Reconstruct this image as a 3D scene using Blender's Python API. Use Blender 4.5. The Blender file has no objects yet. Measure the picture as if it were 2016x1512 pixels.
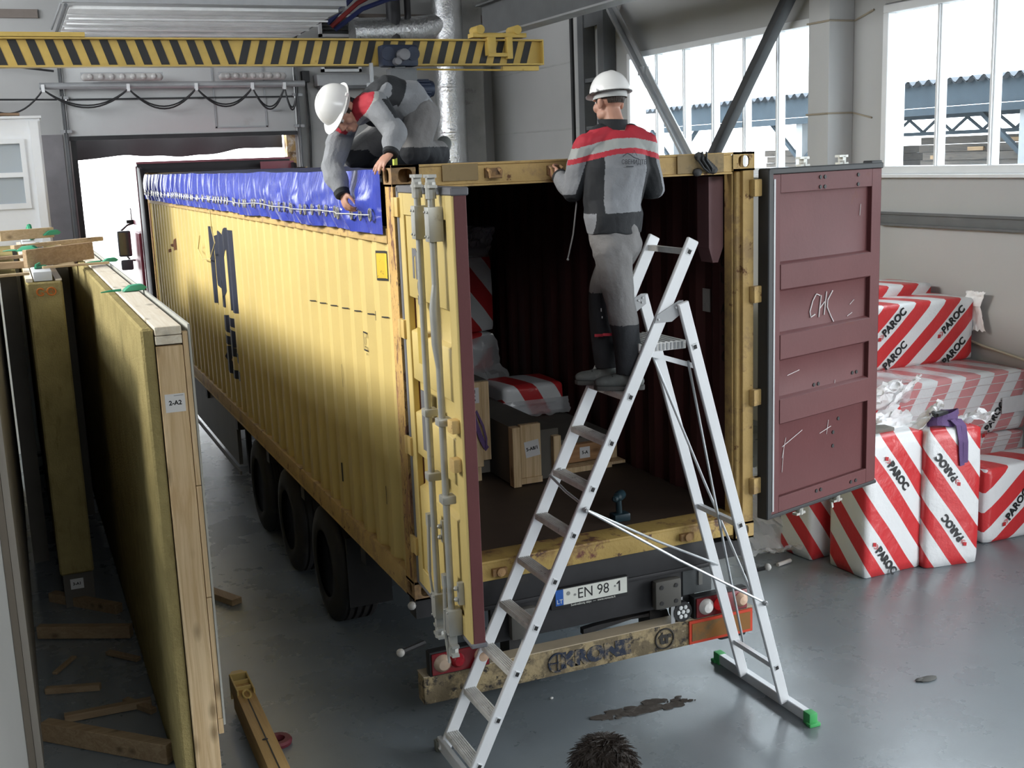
import bpy, bmesh, math, random
from mathutils import Vector, Matrix, noise
V = Vector
R = math.radians
random.seed(7)
scn = bpy.context.scene
COL = scn.collection

# ------------------------------------------------------------------ camera, sky, light, exposure
cam = bpy.data.cameras.new('camera')
cam.sensor_fit = 'HORIZONTAL'; cam.sensor_width = 36.0
cam.lens = 36.0 * 2289.25 / 2016.0
cam.clip_start = 0.05; cam.clip_end = 300
co = bpy.data.objects.new('camera', cam); COL.objects.link(co)
co.matrix_world = Matrix((( 0.91644464, 0.10949226, -0.38489047, -2.0259),
                          (-0.39843823, 0.16050992, -0.90304127, -6.3662),
                          (-0.03709729, 0.98094241,  0.19072436,  3.6073),
                          (0, 0, 0, 1)))
scn.camera = co
w = bpy.data.worlds.new('overcast_sky'); scn.world = w; w.use_nodes = True
bg = w.node_tree.nodes['Background']
bg.inputs[0].default_value = (0.93, 0.97, 1.0, 1); bg.inputs[1].default_value = 1.0
scn.view_settings.view_transform = 'Standard'; scn.view_settings.look = 'None'
scn.view_settings.gamma = 1.0; scn.view_settings.use_curve_mapping = False
scn.view_settings.exposure = 3.45
scn.cycles.max_bounces = 8; scn.cycles.diffuse_bounces = 4; scn.cycles.glossy_bounces = 4
scn.cycles.transparent_max_bounces = 12; scn.cycles.caustics_reflective = False; scn.cycles.caustics_refractive = False
scn.cycles.use_denoising = True
scn.cycles.sample_clamp_indirect = 6.0

sun = bpy.data.lights.new('hazy_sun', 'SUN'); sun.energy = 0.36; sun.angle = R(15); sun.color = (1.0, 0.96, 0.88)
so = bpy.data.objects.new('hazy_sun', sun); COL.objects.link(so); so.location = (-20, 6, 14)
so.rotation_euler = V((0.886, -0.09, -0.455)).to_track_quat('-Z', 'Y').to_euler()     # low, through the left window band
def portal(loc, sx, sy, rot):
    l = bpy.data.lights.new('sky_portal', 'AREA'); l.shape = 'RECTANGLE'; l.size = sx; l.size_y = sy
    l.cycles.is_portal = True
    o = bpy.data.objects.new('sky_portal', l); COL.objects.link(o); o.location = loc; o.rotation_euler = rot
# daylight openings of the hall (area portals only steer the sky's own light to them)
portal((-7.35, 6.5, 6.75), 3.1, 13.2, (0, R(-90), 0))      # window band of the left side
portal((1.1, 15.6, 2.1), 3.9, 4.3, (R(-90), 0, 0))       # lorry doorway
portal((2.0, -12.3, 7.1), 9.2, 2.4, (R(90), 0, 0))       # unseen high front windows, added as fill from behind the camera
portal((7.4, -4.2, 2.15), 4.2, 5.2, (0, R(90), 0))         # open side gate, right of the camera
portal((7.4, 7.6, 4.2), 1.9, 4.4, (0, R(90), 0))         # right windows
portal((7.4, 1.5, 4.2), 1.9, 5.2, (0, R(90), 0))

# ------------------------------------------------------------------ materials
MATS = {}
def nn(nt, t, **k):
    n = nt.nodes.new(t)
    for a, b in k.items(): setattr(n, a, b)
    return n
def ramp(nt, fac, stops, interp='LINEAR'):
    r = nn(nt, 'ShaderNodeValToRGB'); r.color_ramp.interpolation = interp
    while len(r.color_ramp.elements) < len(stops): r.color_ramp.elements.new(0.5)
    for e, (p, c) in zip(r.color_ramp.elements, stops):
        e.position = p; e.color = (c if len(c) == 4 else (*c, 1)) if hasattr(c, '__len__') else (c, c, c, 1)
    nt.links.new(fac, r.inputs[0]); return r
def mix(nt, fac, a, b, mode='MIX'):
    m = nn(nt, 'ShaderNodeMix', data_type='RGBA', blend_type=mode)
    for s, v in ((m.inputs[0], fac), (m.inputs[6], a), (m.inputs[7], b)):
        if hasattr(v, 'links'): nt.links.new(v, s)
        elif hasattr(v, '__len__'): s.default_value = (*v[:3], 1)
        else: s.default_value = v
    return m.outputs[2]
def noi(nt, vec, scale, detail=6, rough=0.6, dist=0.0):
    n = nn(nt, 'ShaderNodeTexNoise'); n.inputs['Scale'].default_value = scale
    n.inputs['Detail'].default_value = detail; n.inputs['Roughness'].default_value = rough
    n.inputs['Distortion'].default_value = dist
    nt.links.new(vec, n.inputs['Vector']); return n.outputs[0]
def mapn(nt, vec, scale=(1, 1, 1), rot=(0, 0, 0)):
    m = nn(nt, 'ShaderNodeMapping'); m.inputs['Scale'].default_value = scale; m.inputs['Rotation'].default_value = rot
    nt.links.new(vec, m.inputs['Vector']); return m.outputs[0]
def mat(name, col, rough=0.6, metal=0.0, var=0.12, vscale=3.0, patches=(), bump=0.0, bscale=60.0, stretch=(1, 1, 1), spec=0.4, coord='Object', rvar=0.0, emit=None, sheen=0.0):
    """principled paint: base colour, soft mottling, patches = (scale, threshold, softness, colour, stretch) of wear"""
    if name in MATS: return MATS[name]
    m = bpy.data.materials.new(name); m.use_nodes = True; nt = m.node_tree; L = nt.links
    b = nt.nodes['Principled BSDF']; tc = nn(nt, 'ShaderNodeTexCoord').outputs[coord]
    vec = mapn(nt, tc, stretch)
    c = (*col, 1)
    f = noi(nt, vec, vscale)
    out = mix(nt, ramp(nt, f, [(0.3, 0.0), (0.7, 1.0)]).outputs[0], tuple(x * (1 - var) for x in col), tuple(min(1, x * (1 + var)) for x in col))
    for p in patches:
        sc, th, so, pc = p[:4]; st = p[4] if len(p) > 4 else (1, 1, 1)
        g = noi(nt, mapn(nt, tc, st), sc, 8, 0.68)
        out = mix(nt, ramp(nt, g, [(th, 0.0), (th + so, 1.0)]).outputs[0], out, pc)
    L.new(out, b.inputs['Base Color'])
    b.inputs['Roughness'].default_value = rough; b.inputs['Metallic'].default_value = metal
    b.inputs['Specular IOR Level'].default_value = spec
    if sheen: b.inputs['Sheen Weight'].default_value = sheen
    if rvar:
        g = noi(nt, vec, vscale * 2.3)
        L.new(ramp(nt, g, [(0.3, max(0, rough - rvar)), (0.7, min(1, rough + rvar))]).outputs[0], b.inputs['Roughness'])
    if bump:
        h = noi(nt, vec, bscale, 5)
        bn = nn(nt, 'ShaderNodeBump'); bn.inputs['Strength'].default_value = bump; bn.inputs['Distance'].default_value = 0.02
        L.new(h, bn.inputs['Height']); L.new(bn.outputs[0], b.inputs['Normal'])
    if emit:
        b.inputs['Emission Color'].default_value = (*emit[0], 1); b.inputs['Emission Strength'].default_value = emit[1]
    MATS[name] = m; return m
def wood(name, col, dark, along=1, scale=1.0, rough=0.7, knots=True):
    if name in MATS: return MATS[name]
    m = bpy.data.materials.new(name); m.use_nodes = True; nt = m.node_tree; L = nt.links
    b = nt.nodes['Principled BSDF']; tc = nn(nt, 'ShaderNodeTexCoord').outputs['Object']
    st = [12.0, 12.0, 12.0]; st[along] = 0.55
    f = noi(nt, mapn(nt, tc, tuple(x * scale for x in st)), 2.4, 7, 0.6, 1.1)
    out = mix(nt, ramp(nt, f, [(0.38, 0.0), (0.62, 1.0)]).outputs[0], dark, col)
    f2 = noi(nt, mapn(nt, tc, (1.3, 1.3, 1.3)), 1.6, 3)
    out = mix(nt, ramp(nt, f2, [(0.35, 0.0), (0.8, 0.45)]).outputs[0], out, tuple(x * 0.8 for x in col))
    if knots:
        ks = [8.0, 8.0, 8.0]; ks[along] = 3.4
        vo = nn(nt, 'ShaderNodeTexVoronoi'); vo.inputs['Scale'].default_value = 1.0
        L.new(mapn(nt, tc, tuple(ks)), vo.inputs['Vector'])
        out = mix(nt, ramp(nt, vo.outputs['Distance'], [(0.08, 0.8), (0.16, 0.4), (0.27, 0.0)]).outputs[0], out, tuple(x * 0.42 for x in dark))
    L.new(out, b.inputs['Base Color']); b.inputs['Roughness'].default_value = rough; b.inputs['Specular IOR Level'].default_value = 0.25
    bn = nn(nt, 'ShaderNodeBump'); bn.inputs['Strength'].default_value = 0.15; bn.inputs['Distance'].default_value = 0.01
    L.new(f, bn.inputs['Height']); L.new(bn.outputs[0], b.inputs['Normal'])
    MATS[name] = m; return m
def stripes(name, d, period, ca, cb, duty=0.5, rough=0.28, curve=0.05, clear=0.0, phase=0.0, veil=0.0):
    """diagonal printed stripes running round a wrapped pack: d = direction across the stripes, in the pack's own axes"""
    if name in MATS: return MATS[name]
    m = bpy.data.materials.new(name); m.use_nodes = True; nt = m.node_tree; L = nt.links
    b = nt.nodes['Principled BSDF']; tc = nn(nt, 'ShaderNodeTexCoord').outputs['Object']
    wob = nn(nt, 'ShaderNodeTexNoise'); wob.inputs['Scale'].default_value = 1.6; wob.inputs['Detail'].default_value = 1
    L.new(tc, wob.inputs['Vector'])
    dp = nn(nt, 'ShaderNodeVectorMath', operation='DOT_PRODUCT'); L.new(tc, dp.inputs[0]); dp.inputs[1].default_value = d
    a = nn(nt, 'ShaderNodeMath', operation='MULTIPLY_ADD'); L.new(wob.outputs[0], a.inputs[0]); a.inputs[1].default_value = curve; L.new(dp.outputs['Value'], a.inputs[2])
    s = nn(nt, 'ShaderNodeMath', operation='MULTIPLY_ADD'); L.new(a.outputs[0], s.inputs[0]); s.inputs[1].default_value = 1 / period; s.inputs[2].default_value = phase
    fr = nn(nt, 'ShaderNodeMath', operation='FRACT'); L.new(s.outputs[0], fr.inputs[0])
    r = ramp(nt, fr.outputs[0], [(0.0, ca), (duty, cb)], 'CONSTANT')
    out = r.outputs[0]
    if veil: out = mix(nt, veil, out, (0.62, 0.62, 0.63))
    L.new(out, b.inputs['Base Color']); b.inputs['Roughness'].default_value = rough
    g = noi(nt, tc, 9, 4); bn = nn(nt, 'ShaderNodeBump'); bn.inputs['Strength'].default_value = 0.35; bn.inputs['Distance'].default_value = 0.03
    L.new(g, bn.inputs['Height']); L.new(bn.outputs[0], b.inputs['Normal'])
    MATS[name] = m; return m
def film(name, tint=(0.85, 0.87, 0.88), clear=0.55, rough=0.12):
    """thin clear plastic or glass: part see-through, part shiny"""
    if name in MATS: return MATS[name]
    m = bpy.data.materials.new(name); m.use_nodes = True; nt = m.node_tree; L = nt.links
    nt.nodes.remove(nt.nodes['Principled BSDF']); out = nt.nodes['Material Output']
    t = nn(nt, 'ShaderNodeBsdfTransparent'); t.inputs[0].default_value = (*tint, 1)
    p = nn(nt, 'ShaderNodeBsdfPrincipled'); p.inputs['Base Color'].default_value = (*tint, 1); p.inputs['Roughness'].default_value = rough
    mx = nn(nt, 'ShaderNodeMixShader'); mx.inputs[0].default_value = 1 - clear
    L.new(t.outputs[0], mx.inputs[1]); L.new(p.outputs[0], mx.inputs[2]); L.new(mx.outputs[0], out.inputs[0])
    MATS[name] = m; return m

# ------------------------------------------------------------------ mesh building
ORG = {}
class MB:
    def __init__(self): self.v = []; self.f = []; self.m = []; self.mi = 0
    def add(self, vs, fs, mi=None):
        o = len(self.v); self.v += [V(x) for x in vs]
        for f in fs: self.f.append([i + o for i in f]); self.m.append(self.mi if mi is None else mi)
        return self
    def box(self, c, s, rot=None, mi=None):
        c = V(c); h = V(s) / 2; vs = []
        for z in (-1, 1):
            for y in (-1, 1):
                for x in (-1, 1):
                    p = V((x * h.x, y * h.y, z * h.z))
                    vs.append(c + (rot @ p if rot else p))
        return self.add(vs, [(0, 2, 3, 1), (4, 5, 7, 6), (0, 1, 5, 4), (2, 6, 7, 3), (0, 4, 6, 2), (1, 3, 7, 5)], mi)
    def bb(self, x0, x1, y0, y1, z0, z1, mi=None):
        return self.box(((x0 + x1) / 2, (y0 + y1) / 2, (z0 + z1) / 2), (abs(x1 - x0), abs(y1 - y0), abs(z1 - z0)), None, mi)
    def bar(self, p0, p1, w_, h_, up=(0, 0, 1), mi=None):
        p0, p1 = V(p0), V(p1); d = p1 - p0; L = d.length; d.normalize()
        s = d.cross(V(up))
        if s.length < 1e-4: s = d.cross(V((0, 1, 0)))
        s.normalize(); u = s.cross(d)
        return self.box((p0 + p1) / 2, (w_, L, h_), Matrix((s, d, u)).transposed(), mi)
    def tube(self, pts, r, n=8, mi=None, closed=False):
        pts = [V(p) for p in pts]; k = len(pts); rs = r if hasattr(r, '__len__') else [r] * k
        vs = []; fs = []; prev = None
        for i, p in enumerate(pts):
            a = pts[(i - 1) % k] if (closed or i > 0) else p
            b = pts[(i + 1) % k] if (closed or i < k - 1) else p
            t = (b - a).normalized()
            if prev is None:
                x = t.cross(V((0, 0, 1)))
                if x.length < 1e-3: x = t.cross(V((1, 0, 0)))
            else: x = prev - t * prev.dot(t)
            x.normalize(); prev = x; y = t.cross(x)
            for j in range(n):
                an = 2 * math.pi * j / n
                vs.append(p + (x * math.cos(an) + y * math.sin(an)) * rs[i])
        for i in range(k if closed else k - 1):
            for j in range(n):
                a = i * n + j; b = i * n + (j + 1) % n; q = (i + 1) % k
                fs.append((a, b, q * n + (j + 1) % n, q * n + j))
        if not closed:
            fs.append(tuple(range(n - 1, -1, -1))); fs.append(tuple((k - 1) * n + j for j in range(n)))
        return self.add(vs, fs, mi)
    def cyl(self, p0, p1, r, n=16, r1=None, mi=None): return self.tube([p0, p1], [r, r if r1 is None else r1], n, mi)
    def lathe(self, prof, o, axis=(0, 0, 1), n=24, mi=None, ex=1.0, ref=None):
        o = V(o); az = V(axis).normalized(); x = V(ref) if ref else az.cross(V((0, 1, 0)))
        if x.length < 1e-3: x = az.cross(V((1, 0, 0)))
        x = (x - az * x.dot(az)).normalized(); y = az.cross(x); vs = []; fs = []
        for r, h in prof:
            for j in range(n):
                a = 2 * math.pi * j / n
                vs.append(o + az * h + (x * math.cos(a) * ex + y * math.sin(a)) * r)
        for i in range(len(prof) - 1):
            for j in range(n):
                fs.append((i * n + j, i * n + (j + 1) % n, (i + 1) * n + (j + 1) % n, (i + 1) * n + j))
        if prof[0][0] > 1e-5: fs.append(tuple(range(n - 1, -1, -1)))
        if prof[-1][0] > 1e-5: fs.append(tuple((len(prof) - 1) * n + j for j in range(n)))
        return self.add(vs, fs, mi)
    def prism(self, poly, o, ux, uy, t0, t1, mi=None):
        o, ux, uy = V(o), V(ux), V(uy); un = ux.cross(uy).normalized(); n = len(poly)
        vs = [o + ux * a + uy * b + un * t0 for a, b in poly] + [o + ux * a + uy * b + un * t1 for a, b in poly]
        fs = [tuple(range(n - 1, -1, -1)), tuple(range(n, 2 * n))] + [(i, (i + 1) % n, n + (i + 1) % n, n + i) for i in range(n)]
        return self.add(vs, fs, mi)
    def grid(self, fn, nu, nv, mi=None):
        vs = [fn(i / nu, j / nv) for j in range(nv + 1) for i in range(nu + 1)]
        fs = [(j * (nu + 1) + i, j * (nu + 1) + i + 1, (j + 1) * (nu + 1) + i + 1, (j + 1) * (nu + 1) + i) for j in range(nv) for i in range(nu)]
        return self.add(vs, fs, mi)
    def ball(self, c, r, n=12, mi=None, rot=None):
        c = V(c); rr = V(r) if hasattr(r, '__len__') else V((r, r, r)); vs = [(0, 0, 1)]; m = n // 2
        for i in range(1, m):
            for j in range(n):
                a = math.pi * i / m; b = 2 * math.pi * j / n
                vs.append((math.sin(a) * math.cos(b), math.sin(a) * math.sin(b), math.cos(a)))
        vs.append((0, 0, -1)); fs = [(0, 1 + j, 1 + (j + 1) % n) for j in range(n)]
        for i in range(m - 2):
            for j in range(n):
                a = 1 + i * n + j; b = 1 + i * n + (j + 1) % n
                fs.append((a, a + n, b + n, b))
        l = len(vs) - 1
        fs += [(l, l - n + (j + 1) % n, l - n + j) for j in range(n)]
        out = []
        for x in vs:
            p = V((x[0] * rr.x, x[1] * rr.y, x[2] * rr.z)); out.append(c + (rot @ p if rot else p))
        return self.add(out, fs, mi)
    def cap(self, p0, r0, p1, r1, n=14):
        self.tube([p0, p1], [r0, r1], n); self.ball(p0, r0, n); return self.ball(p1, r1, n)
    def limb(self, pts):
        for (a, ra), (b, rb) in zip(pts[:-1], pts[1:]): self.cap(a, ra, b, rb)
        return self
    def loft(self, secs, n=24):
        """closed body through elliptic sections (centre, half x, half y, x axis, y axis)"""
        vs = []; fs = []
        for c, a, b, ux, uy in secs:
            for j in range(n):
                t = 2 * math.pi * j / n; vs.append(V(c) + V(ux) * (a * math.cos(t)) + V(uy) * (b * math.sin(t)))
        for i in range(len(secs) - 1):
            for j in range(n):
                fs.append((i * n + j, i * n + (j + 1) % n, (i + 1) * n + (j + 1) % n, (i + 1) * n + j))
        fs.append(tuple(range(n - 1, -1, -1))); fs.append(tuple((len(secs) - 1) * n + j for j in range(n)))
        return self.add(vs, fs)
    def text(self, s, size, o, ux, uy, ext=0.0008, align='CENTER', mi=None, squash=1.0, bold=0.0):
        cu = bpy.data.curves.new('lettering', 'FONT'); cu.body = s; cu.size = size; cu.align_x = align; cu.align_y = 'CENTER'
        cu.extrude = ext; cu.resolution_u = 3; cu.offset = bold
        ob = bpy.data.objects.new('lettering', cu); COL.objects.link(ob)
        dg = bpy.context.evaluated_depsgraph_get(); me = bpy.data.meshes.new_from_object(ob.evaluated_get(dg))
        ux = V(ux).normalized(); uy = V(uy).normalized(); un = ux.cross(uy); o = V(o)
        self.add([o + ux * v.co.x * squash + uy * v.co.y + un * v.co.z for v in me.vertices], [tuple(p.vertices) for p in me.polygons], mi)
        bpy.data.objects.remove(ob); bpy.data.curves.remove(cu); bpy.data.meshes.remove(me); return self
    def build(self, name, mats, parent=None, smooth=False, bevel=0.0, segs=2, label=None, sharp=35):
        me = bpy.data.meshes.new(name); org = ORG.get(parent.name, V((0, 0, 0))) if parent else V((0, 0, 0))
        me.from_pydata([tuple(p - org) for p in self.v], [], self.f)
        ms = mats if isinstance(mats, (list, tuple)) else [mats]
        for q in ms: me.materials.append(q)
        if len(ms) > 1: me.polygons.foreach_set('material_index', self.m)
        bm = bmesh.new(); bm.from_mesh(me)
        bmesh.ops.recalc_face_normals(bm, faces=bm.faces) if len(bm.faces) < 60000 else None
        if bevel:
            es = [e for e in bm.edges if len(e.link_faces) == 2 and e.calc_face_angle(0) > 0.6]
            bmesh.ops.bevel(bm, geom=es, offset=bevel, segments=segs, affect='EDGES', clamp_overlap=True, profile=0.6)
        bm.to_mesh(me); bm.free()
        if smooth or bevel:
            for p in me.polygons: p.use_smooth = True
            me.set_sharp_from_angle(angle=R(sharp))
        o = bpy.data.objects.new(name, me); COL.objects.link(o)
        if parent: o.parent = parent
        ORG[o.name] = org
        if label: o['label'] = label
        return o
def thing(name, label, cat, loc=(0, 0, 0), group=None):
    o = bpy.data.objects.new(name, None); COL.objects.link(o); o.location = loc; o.empty_display_size = 0.2
    ORG[o.name] = V(loc); o['label'] = label; o['category'] = cat
    if group: o['group'] = group
    return o
def tag(o, label, cat, group=None):
    """a one-mesh thing: properties, and its origin moved to its base"""
    o['label'] = label; o['category'] = cat
    if group: o['group'] = group
    vs = o.data.vertices; n = max(1, len(vs))
    c = V((sum(v.co.x for v in vs) / n, sum(v.co.y for v in vs) / n, min(v.co.z for v in vs)))
    o.data.transform(Matrix.Translation(-c)); o.location = c; ORG[o.name] = c
    return o
def struct(o): o['kind'] = 'structure'; return o
def stuff(o): o['kind'] = 'stuff'; return o
def piece(o, name, parent, off, rotz=0.0, scale=None):
    """another piece sharing o's mesh"""
    c = o.copy(); c.name = name; COL.objects.link(c); c.parent = parent; c.location = V(o.location) + V(off)
    c.rotation_euler.z += rotz
    if scale: c.scale = scale
    ORG[c.name] = ORG[parent.name] if parent else V((0, 0, 0)); return c
def remesh(mb, voxel, smooth=6, fac=0.5):
    """fuse overlapping closed shapes into one continuous skin"""
    me = bpy.data.meshes.new('skin'); me.from_pydata([tuple(p) for p in mb.v], [], mb.f)
    bm = bmesh.new(); bm.from_mesh(me); bmesh.ops.recalc_face_normals(bm, faces=bm.faces); bm.to_mesh(me); bm.free()
    ob = bpy.data.objects.new('skin', me); COL.objects.link(ob)
    r = ob.modifiers.new('r', 'REMESH'); r.mode = 'VOXEL'; r.voxel_size = voxel; r.adaptivity = 0
    if smooth:
        s = ob.modifiers.new('s', 'SMOOTH'); s.factor = fac; s.iterations = smooth
    dg = bpy.context.evaluated_depsgraph_get(); out = bpy.data.meshes.new_from_object(ob.evaluated_get(dg))
    bpy.data.objects.remove(ob); bpy.data.meshes.remove(me)
    q = MB(); q.add([v.co.copy() for v in out.vertices], [tuple(p.vertices) for p in out.polygons]); bpy.data.meshes.remove(out)
    return q
def N3(p, s=1.0): return noise.noise(V(p) * s)

# ------------------------------------------------------------------ the hall
XW, YB, XL, YF, ZC = 7.0, 15.25, -7.3, -12.0, 8.8
m_wall = mat('wall paint', (0.40, 0.40, 0.395), 0.75, var=0.05, vscale=0.8, patches=[(1.3, 0.62, 0.2, (0.36, 0.35, 0.33))], bump=0.05, bscale=30)
m_wallw = mat('white plaster', (0.42, 0.42, 0.415), 0.7, var=0.04, vscale=0.7, patches=[(0.9, 0.64, 0.2, (0.36, 0.355, 0.34))], bump=0.05, bscale=25)
m_ceil = mat('ceiling steel sheet', (0.2, 0.2, 0.2), 0.7, var=0.1)
m_dark = mat('dark steel', (0.035, 0.036, 0.038), 0.5, 0.3, var=0.2)
m_grey = mat('grey painted steel', (0.12, 0.125, 0.13), 0.5, 0.2, var=0.12)
m_lgrey = mat('light grey steel', (0.34, 0.35, 0.36), 0.45, 0.3, var=0.1)
m_white = mat('white frame paint', (0.72, 0.73, 0.74), 0.4, var=0.03)
m_floor = mat('grey floor paint', (0.165, 0.19, 0.208), 0.28, var=0.08, vscale=0.7, rvar=0.05, spec=0.75,
              patches=[(0.55, 0.5, 0.25, (0.135, 0.152, 0.163)), (2.2, 0.6, 0.25, (0.125, 0.136, 0.142)), (14, 0.72, 0.06, (0.08, 0.082, 0.08)), (38, 0.74, 0.05, (0.28, 0.28, 0.27))], bump=0.04, bscale=80)
q = MB(); q.grid(lambda u, v: V((XL - 0.2 + u * (XW + 0.2 - XL), YF - 0.2 + v * (YB + 0.25 - YF), 0)), 1, 1)
q.add([(XL - .2, YF - .2, -.2), (XW, YF - .2, -.2), (XW, YB + .05, -.2), (XL - .2, YB + .05, -.2)], [(0, 1, 2, 3)])
struct(q.build('floor', m_floor))
q = MB(); q.bb(XL - .2, XW + .3, YF - .2, YB + .25, ZC, ZC + .2)
struct(q.build('ceiling', m_ceil))
for y in (-8.0, -2.0, 4.0, 10.0):
    q = MB(); q.bb(XL, XW, y - .15, y + .15, ZC - .55, ZC - .5); q.bb(XL, XW, y - .02, y + .02, ZC - .5, ZC - .06); q.bb(XL, XW, y - .15, y + .15, ZC - .06, ZC)
    struct(q.build('trim_1', m_dark))
# left side: low wall, long window band, top
q = MB(); q.bb(XL - .2, XL, YF, YB, 0, 5.2); q.bb(XL - .2, XL, YF, YB, 8.3, ZC)
q.bb(XL - .2, XL, YF, 0.0, 5.2, 8.3); q.bb(XL - .2, XL, 13.0, YB, 5.2, 8.3)
struct(q.build('wall_left', m_wall))
q = MB(); q.bb(XL - .2, XW + .3, YF - .2, YF, 0, 6.0); q.bb(XL - .2, XW + .3, YF - .2, YF, 8.2, ZC); q.bb(XL - .2, -2.5, YF - .2, YF, 5.8, 8.2); q.bb(6.5, XW + .3, YF - .2, YF, 5.8, 8.2)
struct(q.build('wall_front', m_wall))
# right side with two windows
W1 = (5.15, 9.80, 3.28, 5.10); W2 = (-1.15, 4.08, 3.28, 5.08)
q = MB()
q.bb(XW, XW + .3, YF, -6.8, 0, W1[2]); q.bb(XW, XW + .3, -1.6, YB, 0, W1[2]); q.bb(XW, XW + .3, -6.8, -1.6, -.1, .0); q.bb(XW, XW + .3, YF, YB, 5.10, ZC)
q.bb(XW, XW + .3, W1[1], YB, W1[2], 5.10); q.bb(XW, XW + .3, W2[1], W1[0], W1[2], 5.10); q.bb(XW, XW + .3, YF, -6.8, W1[2], 5.10); q.bb(XW, XW + .3, -1.6, W2[0], W1[2], 5.10); q.bb(XW, XW + .3, -6.8, -1.6, 4.25, 5.10)
struct(q.build('wall_right', m_wallw))
# panel joints of the far part of the right side
for y0, y1, z in ((11.2, 15.2, 5.14), (11.2, 15.2, 4.05)):
    q = MB(); q.bb(XW - .012, XW, y0, y1, z, z + .025); struct(q.build('trim_2', mat('joint filler', (0.4, 0.4, 0.39), 0.8)))
# protruding pillar between the windows
q = MB(); q.bb(XW - .35, XW, 4.58, 4.95, 0, ZC); struct(q.build('trim_3', m_wallw, bevel=.015))
for z, e, wd in ((4.98, .08, 'upper'), (3.97, -.07, 'lower')):
    q = MB(); q.tube([(XW - .36, 4.96, z), (XW - .36, 4.57, z), (XW - .01, 4.57, z), (XW - .01, 4.25, z + e)], .012, 6)
    tag(q.build('pillar_wire', mat('rust wire', (0.3, 0.26, 0.2), 0.8)), wd + ' thin wire wrapped round the white pillar beside the big window', 'wire', 'wires on the pillar')

m_glass = film('window glass', (0.90, 0.94, 0.96), 0.975, 0.05)
def window(name, y0, y1, z0, z1, muls):
    root = bpy.data.objects.new(name, None); COL.objects.link(root); root.location = (XW, (y0 + y1) / 2, z0); ORG[root.name] = V(root.location); struct(root)
    q = MB(); d0, d1 = XW - .03, XW + .12; f = .085
    q.bb(d0, d1, y0, y1, z0, z0 + f); q.bb(d0, d1, y0, y1, z1 - f, z1); q.bb(d0, d1, y0, y0 + f, z0 + f, z1 - f); q.bb(d0, d1, y1 - f, y1, z0 + f, z1 - f)
    q.bb(XW - .09, XW, y0 - .05, y1 + .05, z0 - .04, z0)
    q.build('window_frame', m_white, root, bevel=.006, segs=1)
    ys = [y0 + f] + list(muls) + [y1 - f]
    for a, b in zip(ys[:-1], ys[1:]):
        p = MB(); p.bb(XW + .06, XW + .072, a + .004, b - .004, z0 + f, z1 - f); p.build('pane', m_glass, root)
    for y in muls:
        p = MB(); p.bb(XW, XW + .1, y - .032, y + .032, z0 + f, z1 - f); p.bb(XW - .02, XW, y - .016, y + .016, z0 + f, z1 - f); p.build('mullion', m_white, root, bevel=.005, segs=1)
window('window_1', *W1, (6.01, 6.73, 7.47, 8.20, 8.96))
window('window_2', *W2, tuple(3.26 - .735 * k for k in range(5, -1, -1)))
# dark rail and conduit on the right side
q = MB(); q.bb(XW - .06, XW, -1.55, 4.05, 2.73, 2.86); q.bb(XW - .09, XW - .06, -1.55, 4.05, 2.72, 2.745); q.bb(XW - .09, XW - .06, -1.55, 4.05, 2.845, 2.87)
tag(q.build('wall_rail', m_grey), 'dark grey steel rail along the white wall under the window', 'rail')
q = MB(); q.tube([(XW - .02, 3.4, 1.72), (XW - .02, 2.5, 1.55), (XW - .02, 1.0, 1.36), (XW - .02, -1.5, 1.34)], .014, 6)
tag(q.build('wall_conduit', mat('yellowed conduit', (0.5, 0.46, 0.36), 0.6)), 'thin yellowed conduit on the white wall above the wrapped packs', 'pipe')

# back wall with the lorry doorway
DX0, DX1, DZ = -0.84, 3.04, 4.24
q = MB()
q.bb(XL - .2, DX0, YB, YB + .25, 0, ZC); q.bb(DX1, XW + .3, YB, YB + .25, 0, ZC); q.bb(DX0, DX1, YB, YB + .25, 5.5, ZC)
struct(q.build('wall_back', m_wall))
q = MB(); q.bb(XL, DX0 - .12, YB - .02, YB, 0, 4.28); struct(q.build('trim_4', mat('grey dado paint', (0.2, 0.19, 0.2), 0.7)))
q = MB(); q.bb(XL, DX0 - .3, YB - .05, YB, 6.18, 6.32); struct(q.build('trim_5', mat('brown band', (0.2, 0.17, 0.15), 0.7)))
q = MB(); q.bb(DX1 + .35, XW, YB - .05, YB, 6.18, 6.32); struct(q.build('trim_5', MATS['brown band']))
q = MB(); q.bb(DX1 - .16, DX1, YB, YB + .22, 0, DZ); struct(q.build('trim_6', mat('worn ochre jamb', (0.36, 0.24, 0.1), 0.8, patches=[(7, .5, .15, (.6, .55, .48)), (4, .55, .1, (.1, .06, .03))])))
q = MB(); q.bb(DX0, DX0 + .09, YB, YB + .22, 0, DZ); struct(q.build('trim_7', m_dark))
# ragged rubber flap hanging under the lintel
q = MB()
def flap(u, v):
    x = DX0 + .1 + u * (DX1 - DX0 - .28); z = DZ - .03 - v * (.27 - .03 * math.sin(u * 9) + .04 * N3((u * 7, 3, 0)))
    return V((x, YB + .26 + .03 * math.sin(u * 25) * v, z - .1 * (1 - u) * v))
q.grid(flap, 60, 4); q.grid(lambda u, v: flap(u, v) + V((0, .012, 0)), 60, 4)
tag(q.build('rubber_flap', mat('black rubber', (0.03, 0.028, 0.03), 0.7), smooth=True), 'ragged dark rubber flap hanging under the lorry doorway lintel', 'flap')

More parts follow.
